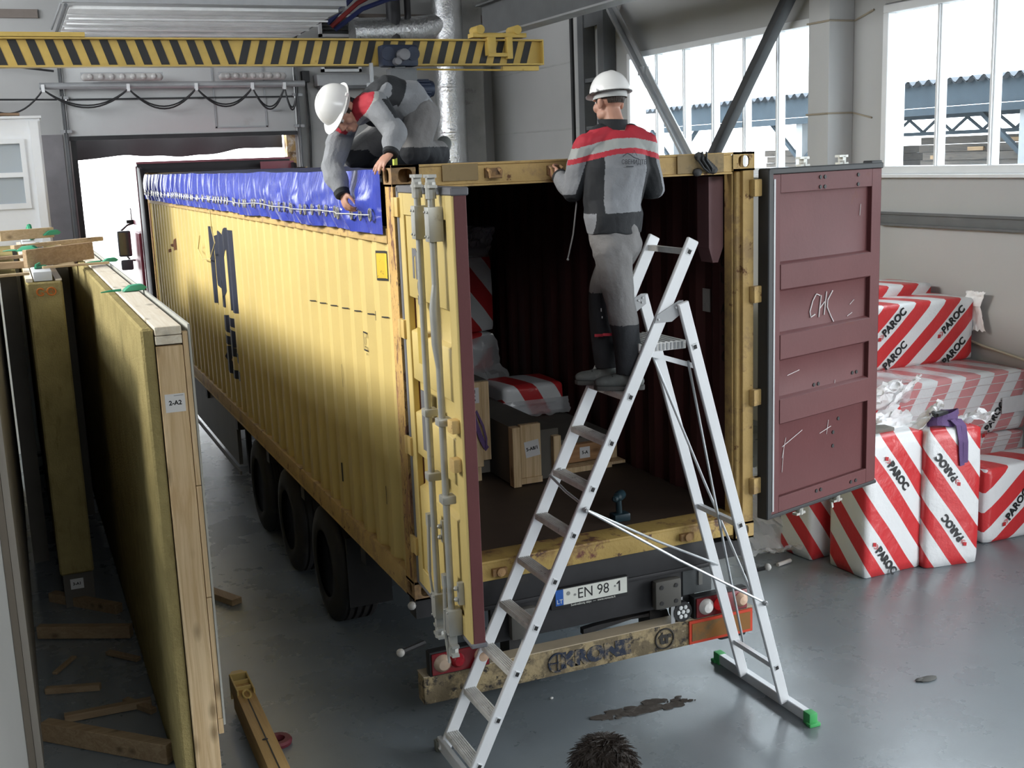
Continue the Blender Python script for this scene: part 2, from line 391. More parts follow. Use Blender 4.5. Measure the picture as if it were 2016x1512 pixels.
# sectional overhead door, part hanging and part drawn up under its tracks
dr = bpy.data.objects.new('door_1', None); COL.objects.link(dr); dr.location = ((DX0 + DX1) / 2, YB - .1, DZ); ORG[dr.name] = V(dr.location); struct(dr)
m_door = mat('door panel white', (0.5, 0.51, 0.51), 0.5, var=0.05, vscale=1.2, patches=[(1.5, .62, .2, (.4, .39, .38))])
for z0, z1 in ((DZ, 4.84), (4.86, 5.44)):
    q = MB(); q.bb(DX0 - .02, DX1 + .02, YB - .12, YB - .07, z0, z1)
    q.build('door_panel', m_door, dr, bevel=.012)
q = MB(); q.bb(DX0 - .02, DX1 + .02, YB - .13, YB - .05, DZ - .07, DZ); q.build('bottom_seal', m_dark, dr)
for k in range(5):
    y1 = YB - .35 - k * .62
    q = MB(); q.bb(DX0 - .02, DX1 + .02, y1 - .59, y1, 5.86 + .012 * k, 5.91 + .012 * k); q.bb(DX0, DX1, y1 - .02, y1 + .012, 5.83, 5.86)
    q.build('door_panel', mat('door underside bounce lit', (0.82, 0.83, 0.83), 0.5), dr, bevel=.012)  # same white panels, lightened in colour for daylight bouncing up from outside
q = MB()   # pass door outline in the hanging panels
for a, b, c, d in ((1.60, 1.63, 4.32, 5.4), (2.5, 2.53, 4.32, 5.4), (1.6, 2.53, 4.32, 4.345)):
    q.bb(a, b, YB - .135, YB - .12, c, d)
q.build('pass_door_frame', m_lgrey, dr)
q = MB(); q.bb(2.62, 2.78, YB - .17, YB - .12, 4.6, 4.63); q.build('handle', m_lgrey, dr)
for x in (DX0 - .06, DX1 + .06):
    q = MB(); q.bb(x - .03, x + .03, YB - .16, YB - .02, 0, 5.6); q.bb(x - .012, x + .012, YB - .2, YB - .16, 0, 5.6)
    q.tube([(x, YB - .14, 5.55), (x, YB - .2, 5.78), (x, YB - .4, 5.9), (x, YB - 3.5, 5.95)], .028, 6)
    q.build('track', m_grey, dr)
    for z in (4.3, 4.85, 5.4):
        q = MB(); q.bb(x - .09, x + .09, YB - .2, YB - .12, z, z + .05); q.build('roller_bracket', m_lgrey, dr)
q = MB(); q.bb(DX0 - .1, DX1 + .1, YB - 3.6, YB - 3.5, 5.98, 6.06); q.build('track_brace', m_lgrey, dr)
q = MB(); q.bb(DX0, DX1, YB - .15, YB - .11, 4.836, 4.864); q.build('joint_bar', m_dark, dr)
q = MB(); q.tube([(DX1 + .12, YB - 3.5, 5.98), (DX1 + .12, YB - .3, 5.98)], .02, 6); q.tube([(DX0 - .12, YB - 3.5, 5.98), (DX0 - .12, YB - .3, 5.98)], .02, 6); q.build('side_rail', m_lgrey, dr)
# dark roof box above the door tracks
q = MB(); q.bb(-1.0, 3.0, 12.1, 12.5, 6.2, 7.2); struct(q.build('trim_8', m_grey))

# festoon pipe with its cable loops
t = thing('festoon_rail', 'grey pipe with black festoon cable looping below it above the doorway', 'cable rail', (1, 14.9, 5.06))
q = MB(); q.cyl((-1.25, 14.9, 5.06), (3.2, 14.9, 5.06), .055, 12); q.build('pipe', m_lgrey, t, smooth=True)
def sag(a, b, d, n=14): return [V(a).lerp(V(b), i / n) - V((0, 0, d * 4 * (i / n) * (1 - i / n))) for i in range(n + 1)]
xs = [-1.2, .15, 1.28, 2.25, 2.82, 3.05]
ds = [.3, .34, .32, .38, .4, .36]
for i in range(5):
    q = MB(); q.tube(sag((xs[i], 14.84, 5.0), (xs[i + 1], 14.84, 5.0), ds[i]), .016, 6); q.tube(sag((xs[i], 14.85, 5.0), (xs[i + 1], 14.85, 5.0), ds[i] * .88), .014, 6); q.build('cable_loop', m_dark, t)
    q = MB(); q.box((xs[i], 14.86, 5.02), (.05, .09, .12)); q.build('cable_clip', m_white, t)
q = MB(); q.tube(sag((-1.2, 14.84, 5.0), (-2.3, 14.84, 4.95), .35), .016, 6); q.tube([(-2.6, 14.84, 5.5), (-1.0, 14.9, 5.3)], .02, 6); q.tube([(-2.6, 14.84, 4.86), (-1.0, 14.9, 4.84)], .016, 6); q.build('wall_cable', m_dark, t)
for i, (a, b) in enumerate(((-.6, .72), (1.66, 2.84))):
    t = thing('batten_light', ('left ' if not i else 'right ') + 'long dusty batten lamp above the lorry doorway', 'lamp', ((a + b) / 2, 14.75, 5.15))
    q = MB(); q.bb(a, b, 14.7, 14.78, 5.2, 5.26); q.build('housing', m_lgrey, t)
    q = MB()
    q.limb([((a + .06, 14.74, 5.19), .068), ((b - .06, 14.74, 5.19), .068)])
    for k in range(7): q.ball((a + .15 + (b - a - .3) * k / 6, 14.70, 5.19), (.06, .06, .055), 10)
    q.build('cover', mat('dusty diffuser', (0.42, 0.41, 0.4), 0.6), t, smooth=True)

# ------------------------------------------------------------------ crane, runway, ducts, columns
m_cry = mat('crane yellow', (0.50, 0.345, 0.085), 0.5, var=0.1, vscale=4, patches=[(5, .66, .1, (.25, .15, .03))])
m_blk = mat('stripe black', (0.018, 0.018, 0.018), 0.55)
t = thing('crane_beam', 'yellow and black striped crane girder hanging across the hall', 'crane', (1.6, 9, 4.88))
q = MB(); q.bb(-4.5, 5.14, 8.99, 9.01, 4.9, 5.2); q.bb(-4.5, 5.14, 8.9, 9.1, 5.195, 5.215); q.bb(-4.5, 5.14, 8.9, 9.1, 4.872, 4.892)
q.build('girder', m_cry, t)
xj = 1.02
k = -4.4
while k < 5.0:
    dx = .1; sl = -.09 if k < xj - .1 else .09
    lo = k - (sl if k >= xj - .1 else sl)
    q = MB(); q.prism([(k - sl * .5, 4.9), (k - sl * .5 + dx, 4.9), (k + sl * .5 + dx, 5.193), (k + sl * .5, 5.193)], (0, 8.988, 0), (1, 0, 0), (0, 0, 1), -.001, .003)
    q.build('warning_stripe', m_blk, t); k += .206
q = MB(); q.bb(5.14, 5.155, 8.9, 9.1, 4.872, 5.215); q.build('end_plate', m_cry, t)
q = MB(); q.bb(-4.5, -.9, 8.88, 9.12, 5.22, 5.27); q.build('top_plate', m_cry, t)
q = MB(); q.bb(4.55, 5.1, 8.96, 9.04, 4.8, 4.86); q.tube([(2.9, 8.98, 4.83), (4.55, 8.98, 4.81)], .012, 5); q.build('buffer_rod', m_cry, t)
t = thing('crane_end_carriage', 'yellow crane carriage riding the runway flange at the girder end', 'crane part', (4.3, 9, 5.2))
q = MB(); q.bb(4.1, 4.9, 8.9, 9.1, 5.24, 5.30); q.bb(4.3, 4.42, 8.86, 9.1, 5.0, 5.24); q.bb(4.58, 4.66, 8.84, 8.94, 4.95, 5.24); q.bb(4.3, 4.66, 8.85, 8.89, 4.98, 5.03); q.build('frame', m_cry, t, bevel=.008)
for x in (4.2, 4.75):
    q = MB(); q.cyl((x, 8.86, 5.34), (x, 9.14, 5.34), .06, 16); q.build('wheel', m_cry, t, smooth=True)
m_hoist = mat('hoist blue', (0.018, 0.026, 0.05), 0.45, 0.2, var=0.2)
t = thing('electric_hoist', 'dark blue electric hoist hanging under the striped crane girder', 'hoist', (3.0, 8.9, 4.6))
q = MB(); q.bb(2.72, 3.22, 8.66, 8.885, 4.84, 5.12); q.build('trolley', m_hoist, t, bevel=.04)
for x in (2.8, 3.14):
    q = MB(); q.cyl((x, 8.64, 5.0), (x, 8.665, 5.0), .09, 18); q.build('trolley_wheel', m_hoist, t, smooth=True)
q = MB(); q.cyl((2.98, 8.5, 4.98), (2.98, 8.67, 4.98), .075, 14); q.cyl((2.9, 8.54, 4.9), (2.9, 8.67, 4.9), .05, 12); q.build('gearbox', mat('worn motor', (.16, .16, .17), .5, .4), t, bevel=.01)
q = MB(); q.bb(2.83, 3.2, 8.7, 8.88, 4.66, 4.82); q.bb(2.9, 3.05, 8.72, 8.86, 4.8, 4.85); q.build('control_box', m_grey, t, bevel=.01)
q = MB(); q.lathe([(.0, 0), (.1, .01), (.12, .06), (.12, .26), (.1, .32), (0, .34)], (3.14, 8.85, 4.56), (1, 0, 0), 20)
for i in range(14):
    a = i * 2 * math.pi / 14; q.box((3.3, 8.85 + .124 * math.cos(a), 4.56 + .124 * math.sin(a)), (.2, .012, .012))
q.build('motor', m_hoist, t, smooth=True)
q = MB(); q.bb(2.6, 2.64, 8.83, 8.88, 4.64, 4.9); q.bb(2.57, 2.67, 8.84, 8.94, 4.6, 4.65); q.build('hook_bracket', m_lgrey, t)

m_run = mat('runway grey', (0.085, 0.087, 0.088), 0.55, 0.2, var=0.12)
t = thing('runway_beam', 'dark grey steel runway beam crossing above the crane girder end', 'beam', (4.95, 2, 5.38))
q = MB(); q.bb(4.94, 4.97, -9, 10.6, 5.4, 5.86); q.bb(4.84, 5.07, -9, 10.6, 5.86, 5.885); q.build('web', m_run, t)
q = MB(); q.bb(4.82, 5.09, -9, 10.6, 5.375, 5.4); q.build('bottom_flange', mat('flange edge grey', (.25, .25, .25), .5, .3), t)
for y in (-6, -2, 2, 6, 10):
    q = MB(); q.bb(4.9, 5.0, y - .04, y + .04, 5.88, ZC); q.build('hanger', m_run, t)

m_foil = mat('aluminium foil', (0.72, 0.73, 0.74), 0.22, 0.95, var=0.1, vscale=5, bump=0.9, bscale=14)
t = thing('foil_duct', 'silver foil wrapped vertical duct beside the back wall corner', 'duct', (5.8, 14.4, 0))
def ductseg(z0, z1):
    q = MB(); q.lathe([(.285, 0), (.292, .02), (.285, .05)] + [(.285 + .006 * math.sin(h * 17), .05 + (z1 - z0 - .1) * h / 6) for h in range(1, 6)] + [(.285, z1 - z0 - .04), (.29, z1 - z0 - .02), (.285, z1 - z0)], (5.8, 14.4, z0), n=28)
    return q.build('duct_section', m_foil, t, smooth=True)
for z in range(8): ductseg(z * .82, z * .82 + .82)
q = MB(); q.tube([(5.8, 14.4, 6.5), (5.7, 14.4, 6.05), (5.2, 14.4, 5.95), (4.0, 14.4, 5.9)], .24, 20); q.build('elbow', m_foil, t, smooth=True)
struct(MB().bb(6.15, 6.62, YB - .5, YB, 0, ZC).build('trim_9', mat('dirty pillar plaster', (.4, .4, .39), .8, patches=[(3.5, .6, .12, (.22, .21, .2)), (14, .7, .05, (.08, .08, .08))])))
m_pipe = mat('dark pipe', (0.05, 0.05, 0.055), 0.5, 0.3)
for i, (x, l) in enumerate(((4.75, 'thick dark vertical pipe left of the foil duct under the roof'), (5.02, 'thin dark vertical pipe close to the foil duct under the roof'))):
    q = MB(); q.cyl((x, 14.3, 5.75), (x, 14.3, 7.6), .13 - .07 * i, 12); tag(q.build('roof_pipe', m_pipe, smooth=True), l, 'pipe')
hose = [((0.012, 0.02, 0.09), -.12, 'blue', 'upper'), ((0.2, 0.02, 0.02), 0, 'red', 'middle'), ((0.012, 0.02, 0.09), .12, 'blue', 'lower')]
for i, (c, dz, cn, pos) in enumerate(hose):
    q = MB(); q.tube([(3.35 + .06 * i, 13.6, 5.95 - .05 * i), (3.75 + .08 * i, 13.4, 6.35 - .09 * i), (4.15 + .1 * i, 13.2, 6.62 - .15 * i), (4.9, 12.9, 6.62 - .14 * i), (5.6, 12.4, 6.5 - .12 * i), (6.3, 11.9, 6.5 - .1 * i), (6.9, 11.5, 6.6 - .1 * i)], .04, 8)
    tag(q.build('air_hose', mat('hose ' + cn, c, .5), smooth=True), '%s %s air hose curving under the roof above the crane' % (pos, cn), 'hose', 'air hoses under the roof')
for i, (z0, z1, l) in enumerate(((5.9, 6.3, 'white louvred vent just above the striped girder'), (5.28, 5.62, 'white louvred vent half hidden behind the girder'))):
    t = thing('wall_vent', l, 'vent', (3.95, YB - .1, z0))
    q = MB()
    for a, b, c, d in ((3.6, 4.35, z0, z0 + .05), (3.6, 4.35, z1 - .05, z1), (3.6, 3.65, z0, z1), (4.3, 4.35, z0, z1)): q.bb(a, b, YB - .12, YB - .02, c, d)
    q.build('frame', m_white, t)
    for k in range(4):
        q = MB(); q.box((3.97, YB - .07, z0 + .09 + k * (z1 - z0 - .12) / 4), (.64, .09, .012), Matrix.Rotation(R(35), 3, 'X')); q.build('louvre', m_grey, t)
t = thing('convector_heater', 'light grey box heater on the back wall below the vents', 'heater', (3.95, YB - .2, 5.0))
q = MB(); q.bb(3.45, 4.5, YB - .3, YB - .04, 5.02, 5.22); q.build('casing', m_lgrey, t, bevel=.015)
q = MB(); q.bb(3.5, 4.45, YB - .28, YB - .06, 4.97, 5.02); q.build('grille', m_grey, t)
t = thing('door_control_box', 'small dark control box beside the doorway track', 'box', (3.3, YB - .1, 5.1))
q = MB(); q.bb(3.22, 3.36, YB - .14, YB, 5.1, 5.3); q.build('case', m_dark, t, bevel=.01)
q = MB(); q.tube([(3.3, YB - .05, 5.1), (3.32, YB - .05, 4.2), (3.25, YB - .05, 2.5)], .02, 6); q.build('cable', m_dark, t)

# steel column and braces on the right side
t = thing('laced_column', 'dark grey laced steel column against the right wall', 'column', (6.85, 10.6, 0))
for y in (10.97, 10.28):
    q = MB(); q.bb(6.78, 6.99, y - .1, y + .1, 0, 5.9); q.build('chord', m_grey, t)
for z in (1.2, 2.6, 4.0, 4.75, 5.6):
    q = MB(); q.bb(6.8, 6.84, 10.38, 10.87, z, z + (.06 if z < 5 else .35)); q.build('batten', m_grey, t)
q = MB(); q.bb(6.74, 6.78, 11.2, 11.27, 3.2, 6.2); q.bb(6.78, 6.99, 11.22, 11.25, 3.3, 3.5); tag(q.build('vertical_pipe', m_dark), 'thin dark vertical pipe left of the laced column', 'pipe')
def brace(name, p0, p1, w_, m, l):
    t = thing(name, l, 'brace', p0)
    d = (V(p1) - V(p0)).normalized()
    q = MB(); q.bar(p0, p1, .04, w_, (1, 0, 0)); q.build('web', m, t)
    for s in (-1, 1):
        off = d.cross(V((1, 0, 0))).normalized() * s * (w_ / 2 - .012)
        q = MB(); q.bar(V(p0) + off, V(p1) + off, .02, .09, d.cross(V((1, 0, 0)))); q.build('flange', m, t)
    q = MB(); q.box(V(p0).lerp(V(p1), .55), (.1, .16, .12)); q.build('gusset', m, t)
m_br = mat('primer grey', (0.33, 0.34, 0.35), 0.5, 0.3)
brace('diagonal_brace', (6.8, 7.75, 3.4875), (6.8, 10.0, 5.85), .17, m_br, 'light grey double channel brace sloping down from the laced column')
t = thing('diagonal_brace', 'dark tubular steel brace sloping across the left window', 'brace', (6.8, 7.6, 3.0))
q = MB(); q.bar((6.75, 7.45, 3.127), (6.75, 4.95, 5.9), .12, .14, (1, 0, 0)); q.build('tube', m_dark, t, bevel=.02)
q = MB(); q.bb(6.7, 6.98, 4.9, 5.2, 5.6, 5.9); q.build('end_plate', m_dark, t)

# white site cabin left of the doorway
t = thing('site_cabin', 'white control cabin with a two pane window left of the doorway', 'cabin', (-2.5, 10.6, 0))
q = MB(); q.bb(-4.0, -1.47, 10.0, 10.06, 0, 3.2); q.bb(-4.0, -1.47, 10.0, 10.06, 4.08, 4.33); q.bb(-1.68, -1.47, 10, 10.06, 3.2, 4.08); q.bb(-4.0, -2.4, 10, 10.06, 3.2, 4.08)
q.bb(-1.53, -1.47, 10.06, 12, 0, 4.33); q.bb(-4, -3.94, 10.06, 12, 0, 4.33); q.bb(-4, -1.47, 11.94, 12, 0, 4.33)
m_cab = mat('cabin white', (0.74, 0.75, 0.76), 0.35, var=.03)
q.build('wall', m_cab, t)
q = MB()
for a, b, c, d in ((-2.4, -1.68, 3.2, 3.27), (-2.4, -1.68, 4.02, 4.08), (-2.4, -2.34, 3.27, 4.02), (-1.74, -1.68, 3.27, 4.02), (-2.34, -1.74, 3.6, 3.66)): q.bb(a, b, 9.97, 10.05, c, d)
fr = q.build('window_frame', m_white, t)
for c, d in ((3.27, 3.6), (3.66, 4.02)):
    q = MB(); q.bb(-2.34, -1.74, 10.02, 10.03, c, d); q.build('pane', film('cabin glass', (.75, .8, .83), .55, .05), fr)
q = MB(); q.bb(-4.0, -1.45, 9.96, 12.0, 4.33, 4.36); q.build('roof', m_cab, t)
q = MB(); q.bb(-1.6, -1.5, 9.94, 10.0, 0, 4.3); q.build('corner_post', m_cab, t)
q = MB(); q.cyl((-2.0, 10.7, 3.22), (-2.0, 10.7, 3.45), .11, 14); q.ball((-2.0, 10.7, 3.45), (.11, .11, .08), 12); tag(q.build('water_bottle', mat('blue plastic', (.1, .22, .33), .3), smooth=True), 'blue plastic water bottle behind the lower cabin pane', 'bottle')
q = MB(); q.bb(-2.5, -1.7, 9.98, 10.2, 4.37, 4.4); tag(q.build('roof_board', wood('old board', (.3, .2, .13), (.16, .1, .06), 0)), 'brown board lying on the white cabin roof', 'board')

# ------------------------------------------------------------------ yard outside
q = MB(); q.add([(-40, YB + .26, -.03), (60, YB + .26, -.03), (60, 90, -.03), (-40, 90, -.03)], [(0, 1, 2, 3)]); q.add([(XW + .3, -40, -.03), (60, -40, -.03), (60, YB + .26, -.03), (XW + .3, YB + .26, -.03)], [(0, 1, 2, 3)])
struct(q.build('ground', mat('pale yard concrete', (0.4, 0.4, 0.39), 0.8)))
m_shed = mat('shed shade dark', (0.03, 0.04, 0.05), 0.9, var=.1, spec=.1)  # shade on the shed's near side is put into this dark colour
m_sroof = mat('shed roof sheet', (0.07, 0.078, 0.09), 0.8, spec=.15, var=.08)
t = thing('timber_shed', 'open sided shed with a corrugated roof seen through the windows', 'shed', (16, 14, 0))
q = MB()
def cor(u, v):
    y = -6 + u * 31; return V((15.85 + v * 3.2, y, 4.83 + .055 * math.sin(y * 2 * math.pi / .30) + v * .08))
q.grid(cor, 560, 1); q.grid(lambda u, v: cor(u, v) - V((0, 0, .03)), 560, 1)
q.build('roof', m_sroof, t, smooth=True)
q = MB(); q.bb(15.98, 16.06, -6, 24, 4.32, 4.82); q.build('fascia', m_shed, t)
q = MB(); q.bb(15.95, 16.08, -6, 24, 4.16, 4.31); q.build('eaves_beam', m_shed, t)
for y in (10.65, 3.5, -4, 17.6, 23.6):
    q = MB(); q.bb(16.1, 16.3, y - .12, y + .12, 0, 4.3); q.build('post', mat('shed post', (.16, .17, .18), .5), t)
    q = MB(); q.bar((16.2, y + .1, 3.3), (16.2, y + 1.3, 4.25), .09, .09); q.bar((16.2, y - .1, 3.3), (16.2, y - 1.3, 4.25), .09, .09); q.build('knee_brace', m_shed, t)
q = MB(); q.bb(16.7, 16.78, 3, 15.2, 4.1, 4.2); q.bb(16.7, 16.78, 3, 15.2, 3.75, 3.83); q.build('truss_chord', m_shed, t)
for k in range(14):
    y = 3.3 + k * .86
    q = MB(); q.bar((16.74, y, 4.1), (16.74, y + .43, 3.82), .05, .05); q.bar((16.74, y + .43, 3.82), (16.74, y + .86, 4.1), .05, .05); q.build('truss_web', m_shed, t)
# weathered lumber stacks under the shed
m_lum = [wood('weathered lumber', (.075, .06, .05), (.03, .027, .025), 1), wood('fresh lumber', (.3, .2, .11), (.16, .1, .06), 1)]
for i, (x0, y0, y1, h, l) in enumerate(((17.2, 11.3, 14.6, 3.55, 'dark lumber stack behind the left half of the right window'), (17.2, 6.5, 10.8, 3.6, 'lumber stack beside the white shed post'), (17.2, 15.2, 20.5, 3.45, 'dark lumber stack behind the left window'))):
    t = thing('lumber_stack', l, 'lumber', (x0, (y0 + y1) / 2, 0), 'lumber stacks under the shed')
    z = 0.15; k = 0
    while z < h:
        q = MB(); q.bb(x0 + .05 * math.sin(k * 3), x0 + 1.1, y0 + .1 * math.sin(k * 5), y1 + .1 * math.cos(k * 4), z, z + .163); q.build('plank', m_lum[0], t)
        for s in range(3):
            if (k * 7 + s * 3 + i) % 4 == 0:
                yy = y0 + (y1 - y0) * (s + .5) / 3; q = MB(); q.bb(x0 - .03, x0 + .1, yy - .22, yy + .22, z + .02, z + .1); q.build('plank', m_lum[1], t)
        z += .17; k += 1

# ------------------------------------------------------------------ shipping container
Z0 = 1.0; CW = 2.438; CL = 12.192; CH = 2.591; ZT = Z0 + CH
rust = (0.13, 0.055, 0.022)
m_yel = mat('container yellow', (0.56, 0.43, 0.16), 0.5, var=0.07, vscale=1.5, patches=[(2.6, .66, .06, (.42, .28, .07), (1, 1, .25)), (9, .74, .03, rust, (1, 1, .4)), (24, .78, .03, (.08, .05, .03), (1, 1, .3))], bump=.08, bscale=22)
m_yelr = mat('rusted yellow rail', (0.5, 0.34, 0.13), 0.65, var=0.15, vscale=4, patches=[(5, .52, .1, (.36, .24, .11)), (9, .6, .06, rust), (30, .68, .05, (.07, .04, .025))], bump=.25, bscale=50)
m_post = mat('rusted corner post', (0.50, 0.31, 0.10), 0.7, var=0.15, vscale=5, patches=[(6, .50, .05, (.34, .17, .09), (1, 1, .25)), (15, .55, .04, (.17, .075, .04), (1, 1, .3)), (34, .60, .04, (.06, .035, .025), (1, 1, .5))], bump=.35, bscale=45)
m_cast = mat('casting steel', (0.33, 0.2, 0.09), 0.7, .1, var=.2, vscale=7, patches=[(6, .5, .1, (.19, .12, .07)), (12, .6, .08, (.42, .29, .11))], bump=.3, bscale=60)
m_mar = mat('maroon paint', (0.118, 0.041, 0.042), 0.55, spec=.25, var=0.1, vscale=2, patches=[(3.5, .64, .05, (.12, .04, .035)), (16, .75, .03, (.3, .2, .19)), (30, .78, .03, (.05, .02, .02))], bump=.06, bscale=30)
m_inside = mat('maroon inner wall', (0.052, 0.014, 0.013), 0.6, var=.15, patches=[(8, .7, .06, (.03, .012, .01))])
m_ply = mat('container floor boards', (0.055, 0.038, 0.028), 0.6, var=.2, vscale=2, patches=[(3, .55, .2, (.035, .027, .022)), (8, .66, .1, (.09, .055, .04))])
m_gal = mat('galvanised rod', (0.42, 0.42, 0.39), 0.42, .45, var=.1, vscale=6, patches=[(10, .62, .1, (.3, .29, .26)), (25, .72, .06, (.2, .15, .1))])
m_gask = mat('door gasket', (0.13, 0.13, 0.14), 0.6, var=.1)
m_gaskd = mat('black gasket', (0.02, 0.021, 0.022), 0.55)
m_nav = mat('navy lettering', (0.014, 0.018, 0.035), 0.5, var=.2, patches=[(9, .7, .05, (.3, .22, .06), (1, 1, .3))])
m_ink = mat('black ink', (0.015, 0.015, 0.016), 0.6)
ct = thing('shipping_container', 'yellow open top shipping container with blue tarpaulin sides and open maroon doors', 'container', (CW / 2, CL / 2, Z0))
PER = 0.2975; DEP = 0.036
def corr(y):
    t = ((y - .12) / PER) % 1.0
    if t < .28: return 0.0
    if t < .5: return DEP * (t - .28) / .22
    if t < .78: return DEP
    return DEP * (1 - (t - .78) / .22)
def wall_ys(y0, y1):
    ys = {y0, y1}; k = math.floor((y0 - .12) / PER)
    while .12 + k * PER < y1:
        for t in (0, .28, .5, .78):
            y = .12 + (k + t) * PER
            if y0 < y < y1: ys.add(y)
        k += 1
    return sorted(ys)
def side(x, sgn, z0, z1, name, m, y0=.16, y1=CL - .16):
    ys = wall_ys(y0, y1); q = MB(); vs = []; fs = []
    for y in ys:
        for z in (z0, z1): vs.append((x + sgn * corr(y), y, z))
    for i in range(len(ys) - 1): fs.append((2 * i, 2 * i + 2, 2 * i + 3, 2 * i + 1))
    q.add(vs, fs); return q.build(name, m, ct)
side(0.012, 1, Z0 + .14, 3.16, 'side_panel', m_yel)
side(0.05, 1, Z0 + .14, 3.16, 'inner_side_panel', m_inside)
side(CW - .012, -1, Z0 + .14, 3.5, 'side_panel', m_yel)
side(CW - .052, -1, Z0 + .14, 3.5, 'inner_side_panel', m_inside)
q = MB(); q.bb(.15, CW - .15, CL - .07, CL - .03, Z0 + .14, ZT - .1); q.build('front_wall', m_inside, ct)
for x0, x1 in ((-.004, .07), (CW - .07, CW + .004)):
    q = MB(); q.bb(x0, x1, .15, CL - .15, 3.145 if x0 < 1 else 3.45, 3.235 if x0 < 1 else 3.54); q.build('top_rail', m_yelr, ct, bevel=.008)
    q = MB(); q.bb(x0, x1, .15, CL - .15, Z0 + .01, Z0 + .15); q.bb(x0 - .003 if x0 < 1 else x0, x1 + (.003 if x0 > 1 else 0), .15, CL - .15, Z0, Z0 + .02); q.build('bottom_rail', m_yelr, ct, bevel=.006)
q = MB(); q.bb(.07, CW - .07, .02, CL - .1, Z0 + .08, Z0 + .16); q.build('floor', m_ply, ct)
# posts
for x, s in ((0, 1), (CW, -1)):
    for y, e in ((0, 1), (CL, -1)):
        q = MB(); q.bb(x, x + s * .085, y, y + e * .15, Z0 + .1, ZT - .1); q.bb(x + s * .085, x + s * .13, y + e * .06, y + e * .15, Z0 + .1, ZT - .1)
        if e > 0: q.tube([(x + s * .1, y + .045, Z0 + .1), (x + s * .1, y + .045, ZT - .12)], .022, 8)
        q.build('corner_post', m_post if x == 0 else m_yelr, ct, bevel=.012)
        for z in (Z0, ZT - .118):
            q = MB()
            # hollow casting: a shell of plates round the oval holes
            X0, X1 = sorted((x - s * .003, x + s * .162)); Y0, Y1 = sorted((y - e * .003, y + e * .178)); h = .118
            def plate(o, ux, uy, wd, ht, th):
                # plate with an oval hole in its middle
                n = 20; cx, cy = wd / 2, ht / 2; rx, ry = min(.042, wd * .27), min(.039, ht * .34)
                outer = []; inner = []
                for i in range(n):
                    a = 2 * math.pi * i / n; c_, s_ = math.cos(a), math.sin(a)
                    k = min(cx / abs(c_) if abs(c_) > 1e-6 else 9, cy / abs(s_) if abs(s_) > 1e-6 else 9)
                    outer.append((cx + c_ * k, cy + s_ * k)); inner.append((cx + (abs(c_) ** .7) * math.copysign(rx, c_), cy + (abs(s_) ** .7) * math.copysign(ry, s_)))
                o, ux, uy = V(o), V(ux), V(uy); un = ux.cross(uy).normalized(); vs = []
                for dd in (0, -th):
                    for ring in (outer, inner):
                        for a, b in ring: vs.append(o + ux * a + uy * b + un * dd)
                fs = []
                for i in range(n):
                    j = (i + 1) % n
                    fs += [(i, j, n + j, n + i), (n + i, n + j, 3 * n + j, 3 * n + i), (2 * n + j, 2 * n + i, 3 * n + i, 3 * n + j)]
                # square corners
                q.add(vs, fs)
            yo = Y0 if e > 0 else Y1
            plate((X0, Y0, z), (1, 0, 0), (0, 0, 1), X1 - X0, h, .014) if e > 0 else q.bb(X0, X1, Y1 - .014, Y1, z, z + h)
            if s > 0: plate((X0, Y1, z), (0, -1, 0), (0, 0, 1), Y1 - Y0, h, .014)
            else: plate((X1, Y0, z), (0, 1, 0), (0, 0, 1), Y1 - Y0, h, .014)
            q.bb(X0, X1, Y0, Y1, z, z + .012); q.bb(X0, X1, Y0, Y1, z + h - .014, z + h)
            if not (s < 0 and e > 0 and z > 2): q.bb(X0 + (.03 if s > 0 else 0), X1 - (0 if s > 0 else .03), (Y1 - .02) if e > 0 else Y0, Y1 if e > 0 else (Y0 + .02), z, z + h); q.bb(*((X1 - .02, X1) if s > 0 else (X0, X0 + .02)), Y0, Y1, z, z + h)
            q.build('corner_casting', m_cast if x == 0 else m_yelr, ct)
# rear header, lugs, sill, front header
q = MB(); q.bb(.162, CW - .162, .005, .115, 3.468, 3.575); q.bb(.162, CW - .162, -.005, .12, 3.575, 3.59); q.bb(.162, CW - .162, .0, .12, 3.455, 3.468); q.build('rear_header', m_yelr, ct, bevel=.006)
for x in (.62, 1.02, 1.66):
    q = MB(); q.tube([(x - .04, -.005, 3.55), (x - .04, -.045, 3.535), (x - .04, -.045, 3.505), (x + .03, -.045, 3.505), (x + .03, -.045, 3.535), (x + .03, -.005, 3.55)], .011, 7); q.bb(x - .055, x + .045, -.012, .006, 3.5, 3.555); q.build('lashing_lug', m_cast, ct)
for a_, b_, c_ in ((.3, .52, 3.49), (1.86, 2.2, 3.47)): q = MB(); q.bb(a_, b_, -.012, .005, c_, 3.585); q.build('header_plate', mat('oily plate', (.24, .17, .075), .6, patches=[(5, .5, .2, (.06, .05, .035))]), ct)
q = MB()
for k in range(9): q.ball((2.0 + .13 * ((k * 37) % 10) / 10, -.018, 3.475 + .11 * ((k * 53) % 10) / 10), (.035, .022, .028), 9)
for k in range(3): q.tube([(2.0 + .03 * k, -.03, 3.6), (1.99 + .03 * k, -.045, 3.55), (2.03 + .03 * k, -.045, 3.5), (2.08 + .01 * k, -.03, 3.47)], .007, 6)
q.build('strap_wad', m_gaskd, ct, smooth=True)
q = MB(); q.bb(.13, CW - .13, 0, .2, Z0 + .04, Z0 + .165); q.bb(.13, CW - .13, -.008, .2, Z0 + .15, Z0 + .172); q.build('door_sill', mat('worn sill', (.42, .29, .09), .6, patches=[(4, .52, .1, (.26, .16, .06)), (8, .58, .06, (.1, .05, .035)), (3, .56, .05, (.14, .05, .04))], bump=.2, bscale=40), ct, bevel=.008)
